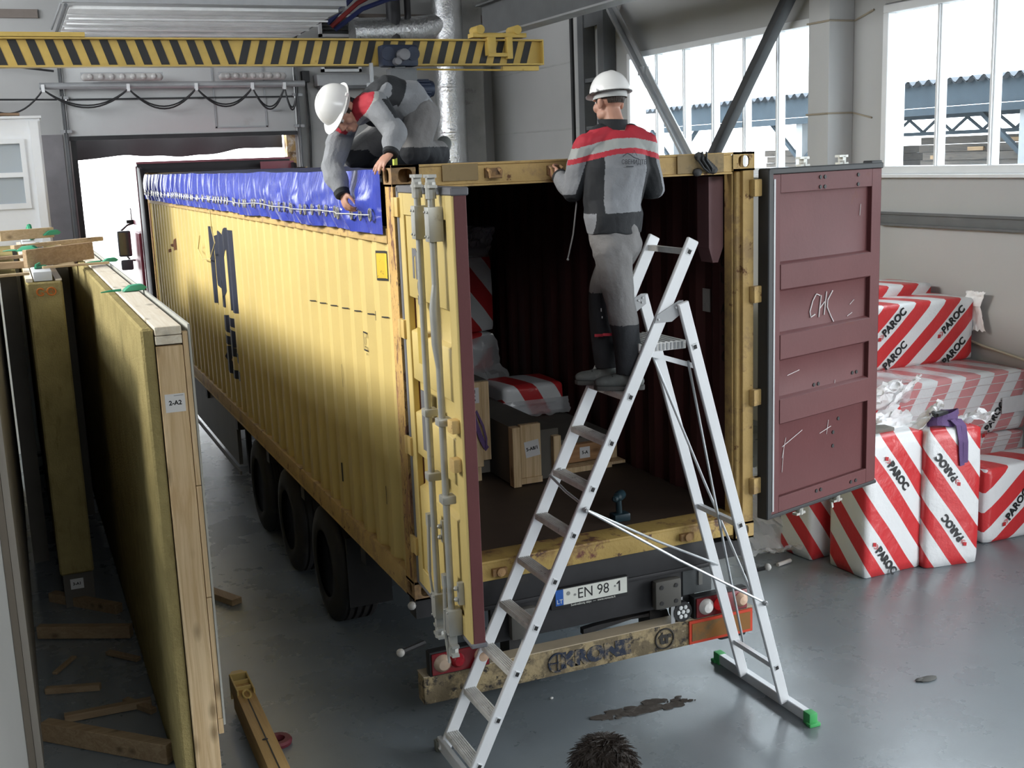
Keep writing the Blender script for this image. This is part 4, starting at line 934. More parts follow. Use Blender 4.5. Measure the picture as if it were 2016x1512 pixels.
q = MB(); q.tube([(.0, 14.9, 2.74), (.0, 14.95, 3.0)], .01, 5); q.bb(-.09, .02, 14.86, 14.94, 2.74, 2.8); q.build('antenna', m_ink, t)
for y in (13.4, 14.75):
    for x, s in ((.05, 1), (2.39, -1)):
        q = MB(); q.lathe([(.28, 0), (.32, -.01), (.44, .0), (.49, .04), (.49, .26), (.44, .3), (.28, .3), (.28, .05), (.2, .09), (0, .09)], (x, y, .49), (s, 0, 0), 32); q.build('wheel', m_rub, t, smooth=True)
q = MB(); q.bb(.6, 1.84, 12.3, 15.2, .7, .95); q.build('frame', m_ch, t)
q = MB(); q.bb(.3, 2.1, 10.9, 12.6, .72, .84); q.build('fifth_wheel', m_ch, t)

# ------------------------------------------------------------------ aluminium platform ladder
m_alu = mat('aluminium', (.74, .76, .78), .38, .25, var=.05, vscale=4, stretch=(1, 1, .3), patches=[(14, .72, .06, (.45, .46, .46))])
m_tread = mat('tread aluminium', (.72, .72, .70), .5, .15, var=.15, vscale=14, patches=[(18, .6, .1, (.26, .255, .24))])
m_green = mat('green foot cap', (.06, .36, .11), .5)
t = thing('platform_ladder', 'aluminium platform ladder with a standing man, in front of the open container', 'ladder', (1.2, -.28, 0))
YN, YF_ = -.50, -.055
def fx(z): return .10 + (z - 0) * .5035     # front stringer slope
for y in (YN, YF_):
    q = MB(); q.bar((fx(.02), y, .02), (fx(3.1), y, 3.1), .026, .078, (0, 1, 0) if False else (-1, 0, .5)); q.build('front_stringer', m_alu, t, bevel=.005, segs=1)
def rearx(z): return 2.30 - (z - .04) * .2715
ry = lambda z, y0, y1: y1 + (y0 - y1) * min(1, z / 2.7)
for y0, y1 in ((YN - .03, -.56), (YF_ - .0, -.1)):
    q = MB(); q.bar((rearx(.06), y1, .06), (rearx(2.74), y0, 2.74), .026, .072, (1, 0, .3)); q.build('rear_stringer', m_alu, t, bevel=.005, segs=1)
zs = [.136 + .2605 * k for k in range(9)]
for z in zs:
    x = fx(z); q = MB(); q.bb(x - .045, x + .04, YN + .01, YF_ - .01, z - .028, z + .004)
    for k in range(6): q.bb(x - .042 + k * .014, x - .036 + k * .014, YN + .012, YF_ - .012, z + .004, z + .009)
    q.build('step', m_tread, t, bevel=.003, segs=1)
q = MB(); q.bb(fx(3.03) - .017, fx(3.03) + .017, YN, YF_, 3.013, 3.047); q.build('top_rail', m_tread, t)
def socket(x, y, z, a):
    M3 = Matrix.Rotation(a, 3, 'Y'); q = MB()
    q.box((x, y - .014, z), (.03, .006, .034), M3, 0); q.box((x, y - .0175, z), (.021, .004, .024), M3, 1); q.box(V((x, y - .015, z)) + M3 @ V((0, 0, .017)), (.034, .01, .004), M3, 0)
    return q.build('rung_socket', [m_alu, m_ink], t)
for z in zs + [3.03]: socket(fx(z), YN, z - .012 if z < 3 else z, math.atan(.5035))
for z in (.32, 1.32, 2.47): socket(rearx(z), ry(z, YN - .03, -.56), z, -math.atan(.2715))
# rear rungs, bars
for z in (.32, 1.32):
    q = MB(); q.bar((rearx(z), ry(z, YN - .03, -.56), z), (rearx(z), ry(z, YF_, -.1), z), .032, .032); q.build('rear_rung', m_alu, t)
q = MB(); q.bar((2.33, .25, .045), (2.33, -.78, .045), .05, .07); q.build('stabiliser_bar', m_alu, t, bevel=.004, segs=1)
for y, s in ((.25, 1), (-.78, -1)):
    q = MB(); q.box((2.33, y, .042), (.062, .07, .084)); q.box((2.33, y + s * .03, .012), (.085, .05, .024)); q.build('foot_cap', m_green, t, bevel=.008)
q = MB(); q.bar((.105, .0, .055), (.105, -.72, .055), .03, .085); q.build('base_bar', m_alu, t, bevel=.004, segs=1)
for y in (.0, -.72):
    q = MB(); q.box((.1, y, .035), (.05, .05, .07)); q.build('foot_cap', mat('grey foot cap', (.16, .17, .15), .6), t, bevel=.008)
# hinge plates, platform, struts
for y in (YN - .016, YF_ - .016):
    q = MB(); q.prism([(-.115, -.035), (.0, -.035), (.085, .02), (.08, .085), (.05, .085), (-.1, .01)], (1.50, y, 2.665), (1, 0, 0), (0, 0, 1), -.003, .003); q.build('hinge_plate', m_lgrey, t)
    q = MB()
    for a, b in ((-.09, -.015), (.03, .045), (.055, .03), (.06, .06)): q.ball((1.50 + a, y - .005, 2.665 + b), .008, 6)
    q.build('rivet', m_alu, t)
q = MB(); q.bb(1.3, 1.62, YN + .02, YF_ - .02, 2.455, 2.505)
for k in range(9): q.bb(1.3 + .035 * k, 1.318 + .035 * k, YN + .02, YF_ - .02, 2.505, 2.51)
q.build('platform', m_tread, t, bevel=.004, segs=1)
q = MB()
for k in range(12): q.bb(1.31 + .025 * k, 1.322 + .025 * k, YN + .015, YN + .022, 2.46, 2.50)
q.build('platform_edge', m_lgrey, t)
for y in (YN + .03, YF_ - .03):
    q = MB(); q.bar((1.36, y, 2.45), (1.68, y, 2.34), .02, .03); q.build('platform_strut', m_alu, t)
# crossing stays
m_rod = mat('zinc rod', (.55, .58, .6), .35, .6)
fxp = lambda z: (fx(z), z)
for a, b in ((((fx(1.58), YN - .03, 1.58)), (2.13, -.56, .78)), (((fx(1.58), YN - .03, 1.58)), (rearx(.85), -.11, .9)), (((1.62, YN, 2.38)), (2.22, -.2, .36)), (((1.62, YF_ - .02, 2.36)), (2.12, -.46, .78)), (((fx(1.56), YF_ - .02, 1.68)), (fx(1.58), YN, 1.6))):
    q = MB(); a, b = V(a), V(b); q.tube([a, a.lerp(b, .5) + V((0, 0, -.012)), b], .0085, 8); q.build('stay_rod', m_rod, t, smooth=True)
for p in ((2.13, -.575, .78), (fx(1.58), YN - .035, 1.58), (fx(1.70), YF_ - .02, 1.70)):
    q = MB(); q.ball(p, (.018, .012, .018), 10); q.cyl((p[0] - .0, p[1] - .02, p[2]), (p[0], p[1] + .02, p[2]), .01, 8); q.build('bolt', m_lgrey, t, smooth=True)

# ------------------------------------------------------------------ striped insulation packs
RED = (.62, .04, .045); WHT = (.78, .79, .80)
m_logo = mat('pack red ink', (.5, .03, .035), .35); m_pink = mat('pack black ink', (.02, .02, .022), .4)
m_wool = mat('mineral wool', (.33, .27, .12), .95, var=.16, vscale=6, patches=[(16, .55, .15, (.24, .19, .08), (1, 1, .3)), (40, .62, .1, (.42, .36, .19))], bump=.6, bscale=70, spec=.05)
m_torn = film('torn white film', (.93, .93, .94), .14, .4)
m_clear = film('crinkled clear film', (.86, .87, .88), .62, .15)
def softbox(q, c, s, r, seed, n=14, bulge=.012, mi=None):
    """a plump wrapped block: rounded edges, slightly bulged faces, small dents"""
    c = V(c); h = V(s) / 2
    def f(ax, sg):
        a, b = [(1, 2), (2, 0), (0, 1)][ax]
        def g(u, v):
            p = [0, 0, 0]; p[ax] = sg; p[a] = (u * 2 - 1) * (sg if True else 1); p[b] = v * 2 - 1
            P_ = V((p[0] * h.x, p[1] * h.y, p[2] * h.z)); k = V([max(-(h[i] - r), min(h[i] - r, P_[i])) for i in range(3)])
            d = P_ - k; P_ = k + (d.normalized() * r if d.length > 1e-6 else d)
            e = (1 - p[a] ** 2) * (1 - p[b] ** 2); nrm = V((0, 0, 0)); nrm[ax] = sg
            P_ += nrm * bulge * e
            w_ = (P_ + V((seed * 3.1, seed * 1.7, seed))) * 4
            P_ += V((noise.noise(w_), noise.noise(w_ + V((9, 0, 0))), noise.noise(w_ + V((0, 9, 0))))) * .006 * (1.0 if abs(p[a]) > .9 or abs(p[b]) > .9 else .5)
            return c + P_
        return g
    for ax in range(3):
        for sg in (-1, 1): q.grid(f(ax, sg), n, n, mi)
    return q
def weld(o, d=.0015):
    bm = bmesh.new(); bm.from_mesh(o.data); bmesh.ops.remove_doubles(bm, verts=bm.verts, dist=d); bmesh.ops.recalc_face_normals(bm, faces=bm.faces)
    bm.to_mesh(o.data); bm.free()
    for p in o.data.polygons: p.use_smooth = True
    return o
def pack(label, c, s, yaw, d, period, duty, phase, texts=(), group=None, veil=0, seed=1, ink=True, rough=.28, r=.035, flip=False):
    t = thing('insulation_pack', label, 'insulation pack', c, group); t.rotation_euler.z = R(yaw); c = V(c)
    mm = stripes('print %s' % label[:40], d, period, (*RED, 1), (*WHT, 1), duty, rough, .04, phase=phase, veil=veil)
    q = MB(); softbox(q, c + V((0, 0, s[2] / 2)), s, r, seed); body = weld(q.build('wrapping', mm, t))
    D = V(d)
    for face, a, b, ang, size in texts:
        qt = MB(); ql = MB()
        # face 'f' front, 'l' left; a = across, b = height; text angle in the face plane
        A = R(ang)
        if face == 'f': o = c + V((a, -s[1] / 2, b)); X = V((1, 0, 0))
        else: o = c + V((-s[0] / 2, -a, b)); X = V((0, -1, 0))
        Z = V((0, 0, 1)); un = X.cross(Z)
        for _ in range(4):   # move across the stripes to the middle of a white band
            l = o - c; sv = (D.dot(l) + .04 * .5) / period + phase; fr = sv - math.floor(sv); tgt = duty + (1 - duty) / 2
            dlt = (tgt - fr + .5) % 1.0 - .5
            g = X * D.dot(X) + Z * D.dot(Z); o = o + g * (dlt * period / g.length_squared)
        e = (1 - ((o - c).dot(X) / (s[0] / 2 if face == 'f' else s[1] / 2)) ** 2) * (1 - (((o - c).z - s[2] / 2) / (s[2] / 2)) ** 2)
        o += un * (.006 + .012 * max(0, e))
        ux = X * math.cos(A) + Z * math.sin(A); uy = X * -math.sin(A) + Z * math.cos(A)
        qt.text('PAROC', size, o + ux * size * .35, ux, uy, .001, bold=.004)
        k = size * .55; lo = o - ux * size * 1.75
        ql.prism([(-k * .5, 0), (0, k * .42), (k * .5, 0), (0, -k * .42)], lo - ux * k * .25, ux, uy, -.001, .001)
        for i in (1, 2):
            w_ = k * .1; e0 = k * (.24 * i)
            ql.prism([(e0 - k * .02, k * .42), (e0 + k * .5, 0), (e0 - k * .02, -k * .42), (e0 + w_ - k * .02, -k * .42), (e0 + w_ + k * .5, 0), (e0 + w_ - k * .02, k * .42)], lo - ux * k * .2, ux, uy, -.001, .001)
        qt.build('lettering', m_pink, t); ql.build('logo', m_logo, t)
    return t
def crumple(q, o, ux, uy, w_, h_, amp, seed, nu=22, nv=14, taper=0.0, curl=0.0):
    o, ux, uy = V(o), V(ux).normalized(), V(uy).normalized(); un = ux.cross(uy).normalized()
    def f(u, v):
        a = (u - .5) * w_ * (1 - taper * v); p = o + ux * a + uy * (v * h_)
        k = V((u * 3.1 + seed, v * 3.3, seed * 2.0))
        m_ = .5 + v
        p += un * amp * (noise.noise(k) + .6 * abs(noise.noise(k * 2.3)) + .25 * noise.noise(k * 5)) * m_ + ux * amp * .6 * noise.noise(k * 1.9 + V((5, 0, 0))) * m_ + un * curl * v * v
        e = 1 - .12 * noise.noise(V((u * 9, seed, 3))) if v > .9 else 1
        return p + uy * (e - 1) * h_
    return q.grid(f, nu, nv)

# two standing in front
p1 = pack('striped pack standing upright, half behind the open maroon door', (4.60, 1.28, 0), (.63, .46, 1.22), 2, (.80, -.6, .60), .262, .46, .10,
     [('f', -.02, .88, -52, .095), ('f', -.06, .2, -52, .095)], seed=2)
p2 = pack('striped pack standing upright with the purple strap on top', (5.19, 1.18, 0), (.53, .46, 1.22), -9, (.80, -.5, .60), .262, .46, .42,
     [('f', -.03, .9, 128, .09), ('f', -.05, .28, 128, .09)], seed=3)
p3 = pack('striped pack standing upright behind the left front pack, mostly hidden by the door', (4.46, 1.86, 0), (.6, .4, 1.2), 8, (.80, -.6, .60), .262, .46, .3, seed=4)
t = p1; q = MB()
crumple(q, (4.66, 1.2, 1.215), (1, 0, 0), (.25, .3, .12), .5, .3, .05, 3); q.build('torn_film', m_torn, t, smooth=True)
q = MB(); crumple(q, (4.86, 1.18, 1.2), (.3, 1, 0), (.5, -.1, .35), .22, .36, .05, 8, taper=.4); q.build('torn_film', m_torn, t, smooth=True)
q = MB(); softbox(q, (4.5, 1.3, 1.235), (.34, .3, .05), .012, 5, 6, 0); weld(q.build('wool_slab', mat('grey wool', (.17, .16, .14), .95, bump=.4), t))
q = MB(); crumple(q, (5.32, 1.2, 1.21), (.2, 1, 0), (.5, -.1, .14), .3, .34, .06, 12, taper=.3); crumple(q, (5.1, 1.2, 1.21), (.2, 1, 0), (.3, -.05, .1), .3, .2, .03, 15); q.build('torn_film', m_torn, p2, smooth=True)
# purple strap bundle on the second pack
m_pur = mat('purple webbing', (.13, .075, .2), .7, var=.15, bump=.2, bscale=90)
t = thing('ratchet_strap', 'purple webbing strap heaped on the standing pack with its end hanging', 'strap', (5.15, 1.05, 1.24))
def ribbon(q, pts, wd, side):
    pts = [V(p) for p in pts]; vs = []; side = V(side).normalized()
    for i, p in enumerate(pts):
        tg = (pts[min(i + 1, len(pts) - 1)] - pts[max(i - 1, 0)]).normalized(); n_ = tg.cross(side).normalized()
        for a, b in ((-1, -1), (1, -1), (1, 1), (-1, 1)): vs.append(p + side * a * wd / 2 + n_ * b * .0035)
    k = len(pts); fs = [(i * 4 + j, i * 4 + (j + 1) % 4, i * 4 + 4 + (j + 1) % 4, i * 4 + 4 + j) for i in range(k - 1) for j in range(4)]
    return q.add(vs, fs + [(3, 2, 1, 0), ((k - 1) * 4, (k - 1) * 4 + 1, (k - 1) * 4 + 2, (k - 1) * 4 + 3)])
q = MB(); ribbon(q, [(5.12, 1.1, 1.28), (5.16, 1.0, 1.29), (5.18, .955, 1.25), (5.19, .93, 1.12), (5.2, .93, 1.0), (5.21, .925, .9)], .05, (1, .05, .1)); ribbon(q, [(5.2, 1.1, 1.28), (5.22, .99, 1.285), (5.235, .95, 1.24), (5.24, .925, 1.1), (5.245, .925, .92)], .05, (1, -.1, .1)); q.build('webbing_end', m_pur, t)
for i in range(4):
    q = MB(); ribbon(q, [(5.13 + .02 * i + .13 * math.cos(a), 1.1 + .09 * math.sin(a) + .01 * i, 1.255 + .022 * i + .015 * math.sin(2 * a + i)) for a in [k * math.pi / 9 + i for k in range(17)]], .045, (0, .3, 1)); q.build('webbing_coil', m_pur, t)
q = MB(); q.box((5.08, 1.06, 1.345), (.16, .06, .03), Matrix.Rotation(.3, 3, 'Z')); q.cyl((5.0, 1.03, 1.34), (5.04, 1.1, 1.35), .02, 8); q.build('ratchet', m_dark, t, bevel=.006)
# wrapped stack behind, two layers
w1 = pack('long film wrapped pack, lower of the two wrapped layers by the wall', (6.05, 2.45, .42), (1.84, 1.1, .38), 0, (.84, .3, -.54), .3, .5, .0, seed=6, veil=.42, rough=.12)
w2 = pack('long film wrapped pack with a white label, upper of the two wrapped layers', (6.05, 2.45, .81), (1.84, 1.1, .60), 0, (.84, .3, -.54), .3, .5, .12, [('f', .40, .2, 52, .1)], seed=7, veil=.40, rough=.10)
for wv, z0, z1 in ((w1, .42, .80), (w2, .81, 1.41)):
    q = MB()
    for k in range(7):
        z = z0 + .04 + (z1 - z0 - .08) * k / 6
        q.tube([(5.16, 1.885, z), (5.7, 1.875, z + .03 * math.sin(k * 2)), (6.3, 1.878, z - .025 * math.sin(k)), (6.9, 1.885, z + .02)], .004, 4)
    q.build('film_crease', mat('film crease', (.66, .62, .63), .2), wv, smooth=True)
q = MB(); q.bb(6.62, 6.9, 1.862, 1.868, 1.0, 1.16); q.build('pack_label', mat('pack label', (.62, .62, .63), .6, patches=[(60, .62, .05, (.4, .4, .42), (1, 1, 2))]), w2)
q = MB(); crumple(q, (5.3, 1.9, 1.43), (1, 0, 0), (-.1, .9, .05), .6, .8, .02, 21); crumple(q, (5.25, 1.86, 1.42), (1, .1, 0), (-.05, -.1, -.3), .5, .16, .03, 22); q.build('film_flap', m_clear, w2, smooth=True)
pallet_base = pack('film wrapped pack at the bottom of the stack by the wall', (6.05, 2.5, 0), (1.84, 1.1, .41), 0, (.84, .3, -.54), .3, .5, .2, seed=9, veil=.3)
# top packs
tp = pack('topmost striped pack lying by the wall, printed twice across its long face', (6.15, 2.82, 1.415), (1.5, .55, .64), 0, (.66, .3, -.75), .262, .5, .05,
     [('f', -.36, .5, 41, .105), ('f', .36, .5, 41, .105), ('f', -.28, .1, 41, .105), ('f', .45, .1, 41, .105)], seed=10)
pack('striped pack lying behind the topmost one, only its upper edge showing', (6.13, 3.42, 1.415), (1.5, .6, .74), 0, (.66, .3, -.75), .262, .5, .4, seed=11)
pack('pack under the rear top pack, hidden behind the stack', (6.1, 3.56, 0), (1.6, .86, 1.4), 0, (.66, .3, -.75), .262, .5, .4, seed=13)
q = MB(); crumple(q, (6.89, 2.58, 1.96), (0, 1, 0), (.0, -.12, .3), .24, .16, .02, 31); crumple(q, (6.91, 2.6, 2.02), (0, 1, .0), (.0, -.15, -.5), .22, .32, .02, 33); q.build('torn_film', m_torn, tp, smooth=True)
# pack lying low at the right and the torn one behind the straps
lp = pack('striped pack lying low at the right edge below the wrapped stack', (6.36, 1.46, 0), (1.12, .46, .70), 0, (.62, .2, -.78), .28, .5, .15, [('f', -.2, .3, 48, .1)], seed=14)
pack('small torn striped pack heaped behind the two standing packs', (4.98, 1.78, 0), (.42, .3, 1.30), 5, (.5, .3, -.85), .25, .5, .1, seed=15)
q = MB(); crumple(q, (4.85, 1.62, 1.29), (1, .1, 0), (.25, -.1, .5), .34, .3, .07, 41, taper=.3); crumple(q, (4.75, 1.62, 1.30), (.8, .2, 0), (-.1, -.15, .4), .3, .2, .06, 43); crumple(q, (5.0, 1.6, 1.31), (.8, .4, .1), (.5, -.0, .4), .2, .4, .05, 47, taper=.5)
tag(q.build('torn_wrapper', m_torn, smooth=True), 'torn white plastic wrapper sticking up behind the standing packs', 'wrapper')
q = MB(); crumple(q, (4.02, 2.05, .0), (1, -.2, 0), (.05, .25, .6), .6, .8, .09, 51, 30, 18); crumple(q, (4.15, 1.95, .0), (1, -.3, 0), (-.25, .2, .45), .5, .7, .08, 53, 30, 18); crumple(q, (3.95, 2.0, .01), (1, -.2, 0), (-.1, -.5, .25), .5, .32, .05, 55, 20, 12)
tag(q.build('plastic_sheet', m_clear, smooth=True), 'crinkled clear plastic sheet heaped under the open maroon door', 'plastic sheet')

# ------------------------------------------------------------------ load inside the container
FZ = 1.162
m_pine = wood('pine stud', (.72, .55, .34), (.52, .36, .19), 2); m_pined = wood('pine stud long', (.72, .55, .34), (.52, .36, .19), 1)
m_pale = mat('pale board', (.44, .42, .36), .8, var=.08, vscale=2, patches=[(3, .6, .2, (.36, .33, .27))])
m_paper = mat('white paper label', (.66, .66, .66), .8, var=.02)
m_brown = mat('brown membrane board', (.12, .11, .095), .8, var=.12)
def label_on(t, txt, o, ux, uy, w_, h_, size):
    o, ux, uy = V(o), V(ux).normalized(), V(uy).normalized(); un = ux.cross(uy)
    q = MB(); q.box(o, (w_, h_, .002), Matrix((ux, uy, un)).transposed()); pl_ = q.build('paper_label', m_paper, t)
    q = MB(); q.text(txt, size, o + un * .0015, ux, uy, .0004, bold=.0012); q.build('label_text', m_ink, pl_)
t = thing('wall_panel', 'timber wall panel marked 5-A2 standing inside the container behind the yellow door', 'wall panel', (1.0, 2.6, FZ))
q = MB(); q.bb(.95, 1.235, 1.78, 3.9, FZ + .05, 1.945); q.build('board', m_brown, t)
for x0, x1, z0, z1 in ((.93, 1.17, FZ + .11, 1.94), (1.17, 1.235, FZ + .16, 1.94)):
    q = MB(); q.bb(x0, x1, 1.74, 1.8, z0, z1); q.build('stud', m_pine, t, bevel=.004, segs=1)
q = MB(); q.bb(.97, 1.15, 1.75, 1.9, FZ, FZ + .11); q.build('bottom_block', m_pine, t)
label_on(t, '5-A2', (1.105, 1.737, 1.84), (0, 0, 1), (-1, 0, 0), .12, .09, .045)
q = MB(); ribbon(q, [(1.09, 1.735, 1.72), (1.11, 1.72, 1.62), (1.14, 1.72, 1.52), (1.17, 1.72, 1.45), (1.2, 1.74, 1.41)], .04, (.5, 0, .5)); ribbon(q, [(1.12, 1.735, 1.72), (1.16, 1.70, 1.6), (1.18, 1.7, 1.5), (1.19, 1.73, 1.42)], .02, (.5, 0, .5)); q.build('lifting_strap', m_pur, t)
t = thing('wall_panel', 'timber wall panel marked 5-A8/1 standing on the container floor', 'wall panel', (1.42, 2.6, FZ))
q = MB(); q.bb(1.29, 1.52, 1.5, 3.9, FZ + .01, 1.62); q.build('board', m_brown, t)
q = MB(); q.bb(1.28, 1.345, 1.42, 1.5, FZ, 1.625); q.build('stud', m_pine, t, bevel=.004, segs=1)
q = MB(); q.bb(1.362, 1.53, 1.46, 1.51, FZ + .055, 1.63); q.build('stud', m_pine, t, bevel=.004, segs=1)
q = MB(); q.bb(1.35, 1.53, 1.45, 1.51, FZ + .01, FZ + .055); q.build('bottom_plate', m_pine, t)
label_on(t, '5-A8/1', (1.455, 1.458, 1.44), (1, 0, .12), (-.12, 0, 1), .12, .125, .036)
t = thing('wall_panel', 'wall panel with one narrow pale stud, third from the left in the container', 'wall panel', (1.72, 2.6, FZ))
q = MB(); q.bb(1.56, 1.72, 1.55, 3.9, FZ, 1.55); q.build('board', m_brown, t); q = MB(); q.bb(1.655, 1.72, 1.5, 1.56, FZ, 1.5); q.build('stud', m_pine, t, bevel=.004, segs=1)
t = thing('floor_panel', 'low timber panel lying flat on the container floor behind the ladder', 'floor panel', (2.02, 2.5, FZ))
q = MB(); q.bb(1.76, 2.30, 1.72, 3.9, FZ + .04, 1.40); q.build('board', m_brown, t)
q = MB(); q.bb(1.76, 2.2, 1.66, 1.73, FZ + .06, FZ + .2); q.build('rim_joist', wood('pine joist', (.46, .26, .13), (.32, .17, .08), 0), t)
q = MB(); q.bb(2.2, 2.29, 1.66, 1.73, FZ + .05, FZ + .2); q.build('end_stud', m_pine, t)
q = MB(); q.bb(1.62, 2.32, 1.58, 1.72, FZ + .02, FZ + .042); q.bb(1.62, 2.2, 1.58, 1.7, FZ, FZ + .02); q.build('skirt_board', m_pine, t)
label_on(t, '5-A', (2.0, 1.657, FZ + .13), (1, 0, 0), (0, 0, 1), .09, .09, .036)
def inpack(label, c, s, yaw, d, texts=(), seed=1): return pack(label, c, s, yaw, d, .30, .5, .1, texts, seed=seed, rough=.3)
ip = inpack('striped pack standing in the dark container above the 5-A2 panel', (1.52, 4.35, 1.95), (1.5, .5, .74), 0, (.78, .4, .62), [('f', .28, .32, -50, .12)], 21)
inpack('striped pack in torn film in the dark container, under the standing one', (1.5, 4.35, 1.56), (1.5, .5, .38), 0, (.7, .4, -.7), seed=22)
q = MB(); q.bb(.9, 2.2, 4.05, 5.5, FZ, 1.55); tag(q.build('board_stack', m_brown), 'dark board stack under the striped packs deep in the container', 'board')
q = MB(); crumple(q, (1.5, 4.0, 2.7), (1, 0, 0), (.1, .1, .1), 1.3, .5, .05, 61); crumple(q, (2.1, 4.05, 2.68), (1, .1, 0), (.1, .1, .3), .25, .3, .05, 62); q.build('torn_film', m_clear, ip, smooth=True)
q = MB(); crumple(q, (1.95, 3.98, 1.9), (1, 0, .2), (.1, -.1, -.4), .5, .6, .09, 64); tag(q.build('torn_wrapper', m_clear, smooth=True), 'torn clear wrapper hanging off the packs deep in the container', 'wrapper')
sp = inpack('small striped pack in clear film lying on the low panel in the container', (2.01, 2.85, 1.405), (.56, .5, .28), -3, (.85, .2, .5), seed=24)
q = MB(); crumple(q, (2.02, 2.57, 1.56), (1, 0, 0), (.0, -.06, -.3), .6, .14, .03, 66, 30, 8); q.build('film_skirt', m_clear, sp, smooth=True)
t = thing('cordless_drill', 'dark cordless drill standing on the container floor behind the ladder', 'drill', (1.58, .33, FZ))
m_dr = mat('drill teal', (.012, .03, .04), .4, patches=[(9, .6, .1, (.02, .02, .022))])
q = MB(); q.bb(1.53, 1.65, .29, .38, FZ, FZ + .055); q.build('battery', m_dr, t, bevel=.012)
q = MB(); q.limb([((1.585, .335, FZ + .05), .022), ((1.58, .33, FZ + .14), .02)]); q.build('grip', m_dr, t, smooth=True)
q = MB(); q.lathe([(0, 0), (.034, .006), (.036, .08), (.03, .12), (.02, .13), (.022, .19), (.012, .2), (.0, .2)], (1.64, .40, FZ + .16), (-.62, -.7, .1), 18); q.build('motor_housing', m_dr, t, smooth=True)

# ------------------------------------------------------------------ wall panels on the left
m_mem = mat('grey membrane', (.40, .40, .36), .8, var=.08, vscale=2)
m_top = wood('pine top lit pale', (.78, .72, .60), (.68, .60, .47), 1)  # pine whitened in colour for the glaring light on the panel tops
t = thing('wall_panel', 'tall insulated timber wall panel labelled 2-A2 standing beside the container', 'wall panel', (-1.3, 4.5, 0))
q = MB(); q.bb(-1.43, -1.365, .012, 9.0, 0.02, 2.79)
q.build('wool_layer', m_wool, t, bevel=.012, segs=1)
q = MB(); q.bb(-1.36, -1.215, .06, 8.98, .06, 2.7); q.build('core', m_brown, t)
for k in range(15):
    y = .0 + k * .6
    q = MB(); q.bb(-1.36, -1.222, y, y + .06, .04, 2.695 if k else 2.69); q.build('stud', m_pine, t, bevel=.003, segs=1)
for z in (2.70, 2.75):
    q = MB(); q.bb(-1.36, -1.222, 0, 9.0, z, z + .046); q.build('top_plate', m_top, t, bevel=.003, segs=1)
q = MB(); q.bb(-1.36, -1.222, 0, 9.0, 0, .042); q.build('bottom_plate', m_pined, t)
for z0, z1 in ((.52, 1.25), (1.255, 1.9), (1.905, 2.76)):
    q = MB(); q.bb(-1.218, -1.19, 0.005, .05, z0, z1); q.build('batten', m_pine, t, bevel=.002, segs=1)
for k in range(1, 15):
    q = MB(); q.bb(-1.218, -1.19, k * .6, k * .6 + .05, .5, 2.76); q.build('batten', m_pine, t)
q = MB(); q.bb(-1.188, -1.176, .0, 9.0, .48, 2.80); q.build('facing_board', m_mem, t)
q = MB(); q.bb(-1.218, -1.19, .0, .06, .43, .52); q.build('batten_end', m_pine, t)
label_on(t, '2-A2', (-1.288, -.003, 2.38), (1, 0, 0), (0, 0, 1), .105, .1, .034)
q = MB(); q.box((-1.268, -.0045, 2.42), (.05, .001, .004)); q.build('label_line', m_lgrey, t)
# panel marked in orange
t = thing('wall_panel', 'insulated wall panel with orange chalk marks, second from the left', 'wall panel', (-1.78, 6.5, 0))
q = MB(); q.bb(-1.92, -1.65, 3.7, 9.6, .30, 2.77); q.build('wool_layer', m_wool, t, bevel=.015, segs=1)
q = MB(); q.bb(-1.9, -1.66, 3.75, 9.6, 0, .3); q.build('bottom_plate', m_brown, t)
q = MB(); q.bb(-1.92, -1.87, 3.72, 9.6, 2.772, 2.80); q.bb(-1.70, -1.65, 3.72, 9.6, 2.772, 2.785); q.build('edge_board', m_top, t)
q = MB(); q.bb(-1.86, -1.72, 3.72, 9.6, 2.775, 2.85); q.build('top_plate', mat('pale wrapped plate', (.58, .60, .62), .5, var=.04), t, bevel=.006)
q = MB(); q.tube([(-1.82 + .028 * math.cos(a), 3.696, 2.69 + .028 * math.sin(a)) for a in [i * math.pi / 8 + .6 for i in range(14)]], .007, 5); q.bar((-1.80, 3.695, 2.682), (-1.82, 3.695, 2.682), .008, .008); q.tube([(-1.738 + .032 * math.cos(a), 3.696, 2.69 + .03 * math.sin(a)) for a in [i * math.pi / 8 for i in range(16)]], .007, 5, closed=True); q.tube([(-1.728, 3.695, 2.672), (-1.728, 3.695, 2.712), (-1.752, 3.695, 2.686), (-1.722, 3.695, 2.686)], .0045, 5); q.bar((-1.79, 3.695, 2.69), (-1.775, 3.695, 2.69), .008, .008); q.build('chalk_mark', mat('orange chalk', (.5, .15, .03), .9), t)
label_on(t, '3-A1', (-1.795, 3.745, .2), (1, 0, 0), (0, 0, 1), .105, .09, .034)
# panel at the left edge, and darker ones between
t = thing('wall_panel', 'pale wall panel at the left edge of the picture, nearest of the standing panels', 'wall panel', (-2.4, 4, 0))
q = MB(); q.bb(-2.75, -2.245, .62, 8.0, .0, 2.84); q.build('core', mat('light whitened wood', (.58, .57, .54), .7, var=.06, vscale=2, stretch=(1, 1, .2)), t, bevel=.004, segs=1)  # wood whitened in colour for the strong light on this panel
q = MB(); q.bb(-2.243, -2.205, .62, 8.0, 0, 2.82); q.build('wool_layer', mat('grey brown board', (.2, .17, .135), .85, var=.12, stretch=(1, 1, .2)), t)
q = MB(); q.bb(-2.203, -2.165, .64, 8.0, 0, 2.80); q.build('facing_board', mat('pale edge board', (.34, .31, .27), .8, var=.1, stretch=(1, 1, .2)), t)
q = MB(); q.bb(-2.75, -2.165, .6, 8.0, 2.84, 2.875); q.build('top_plate', m_top, t)
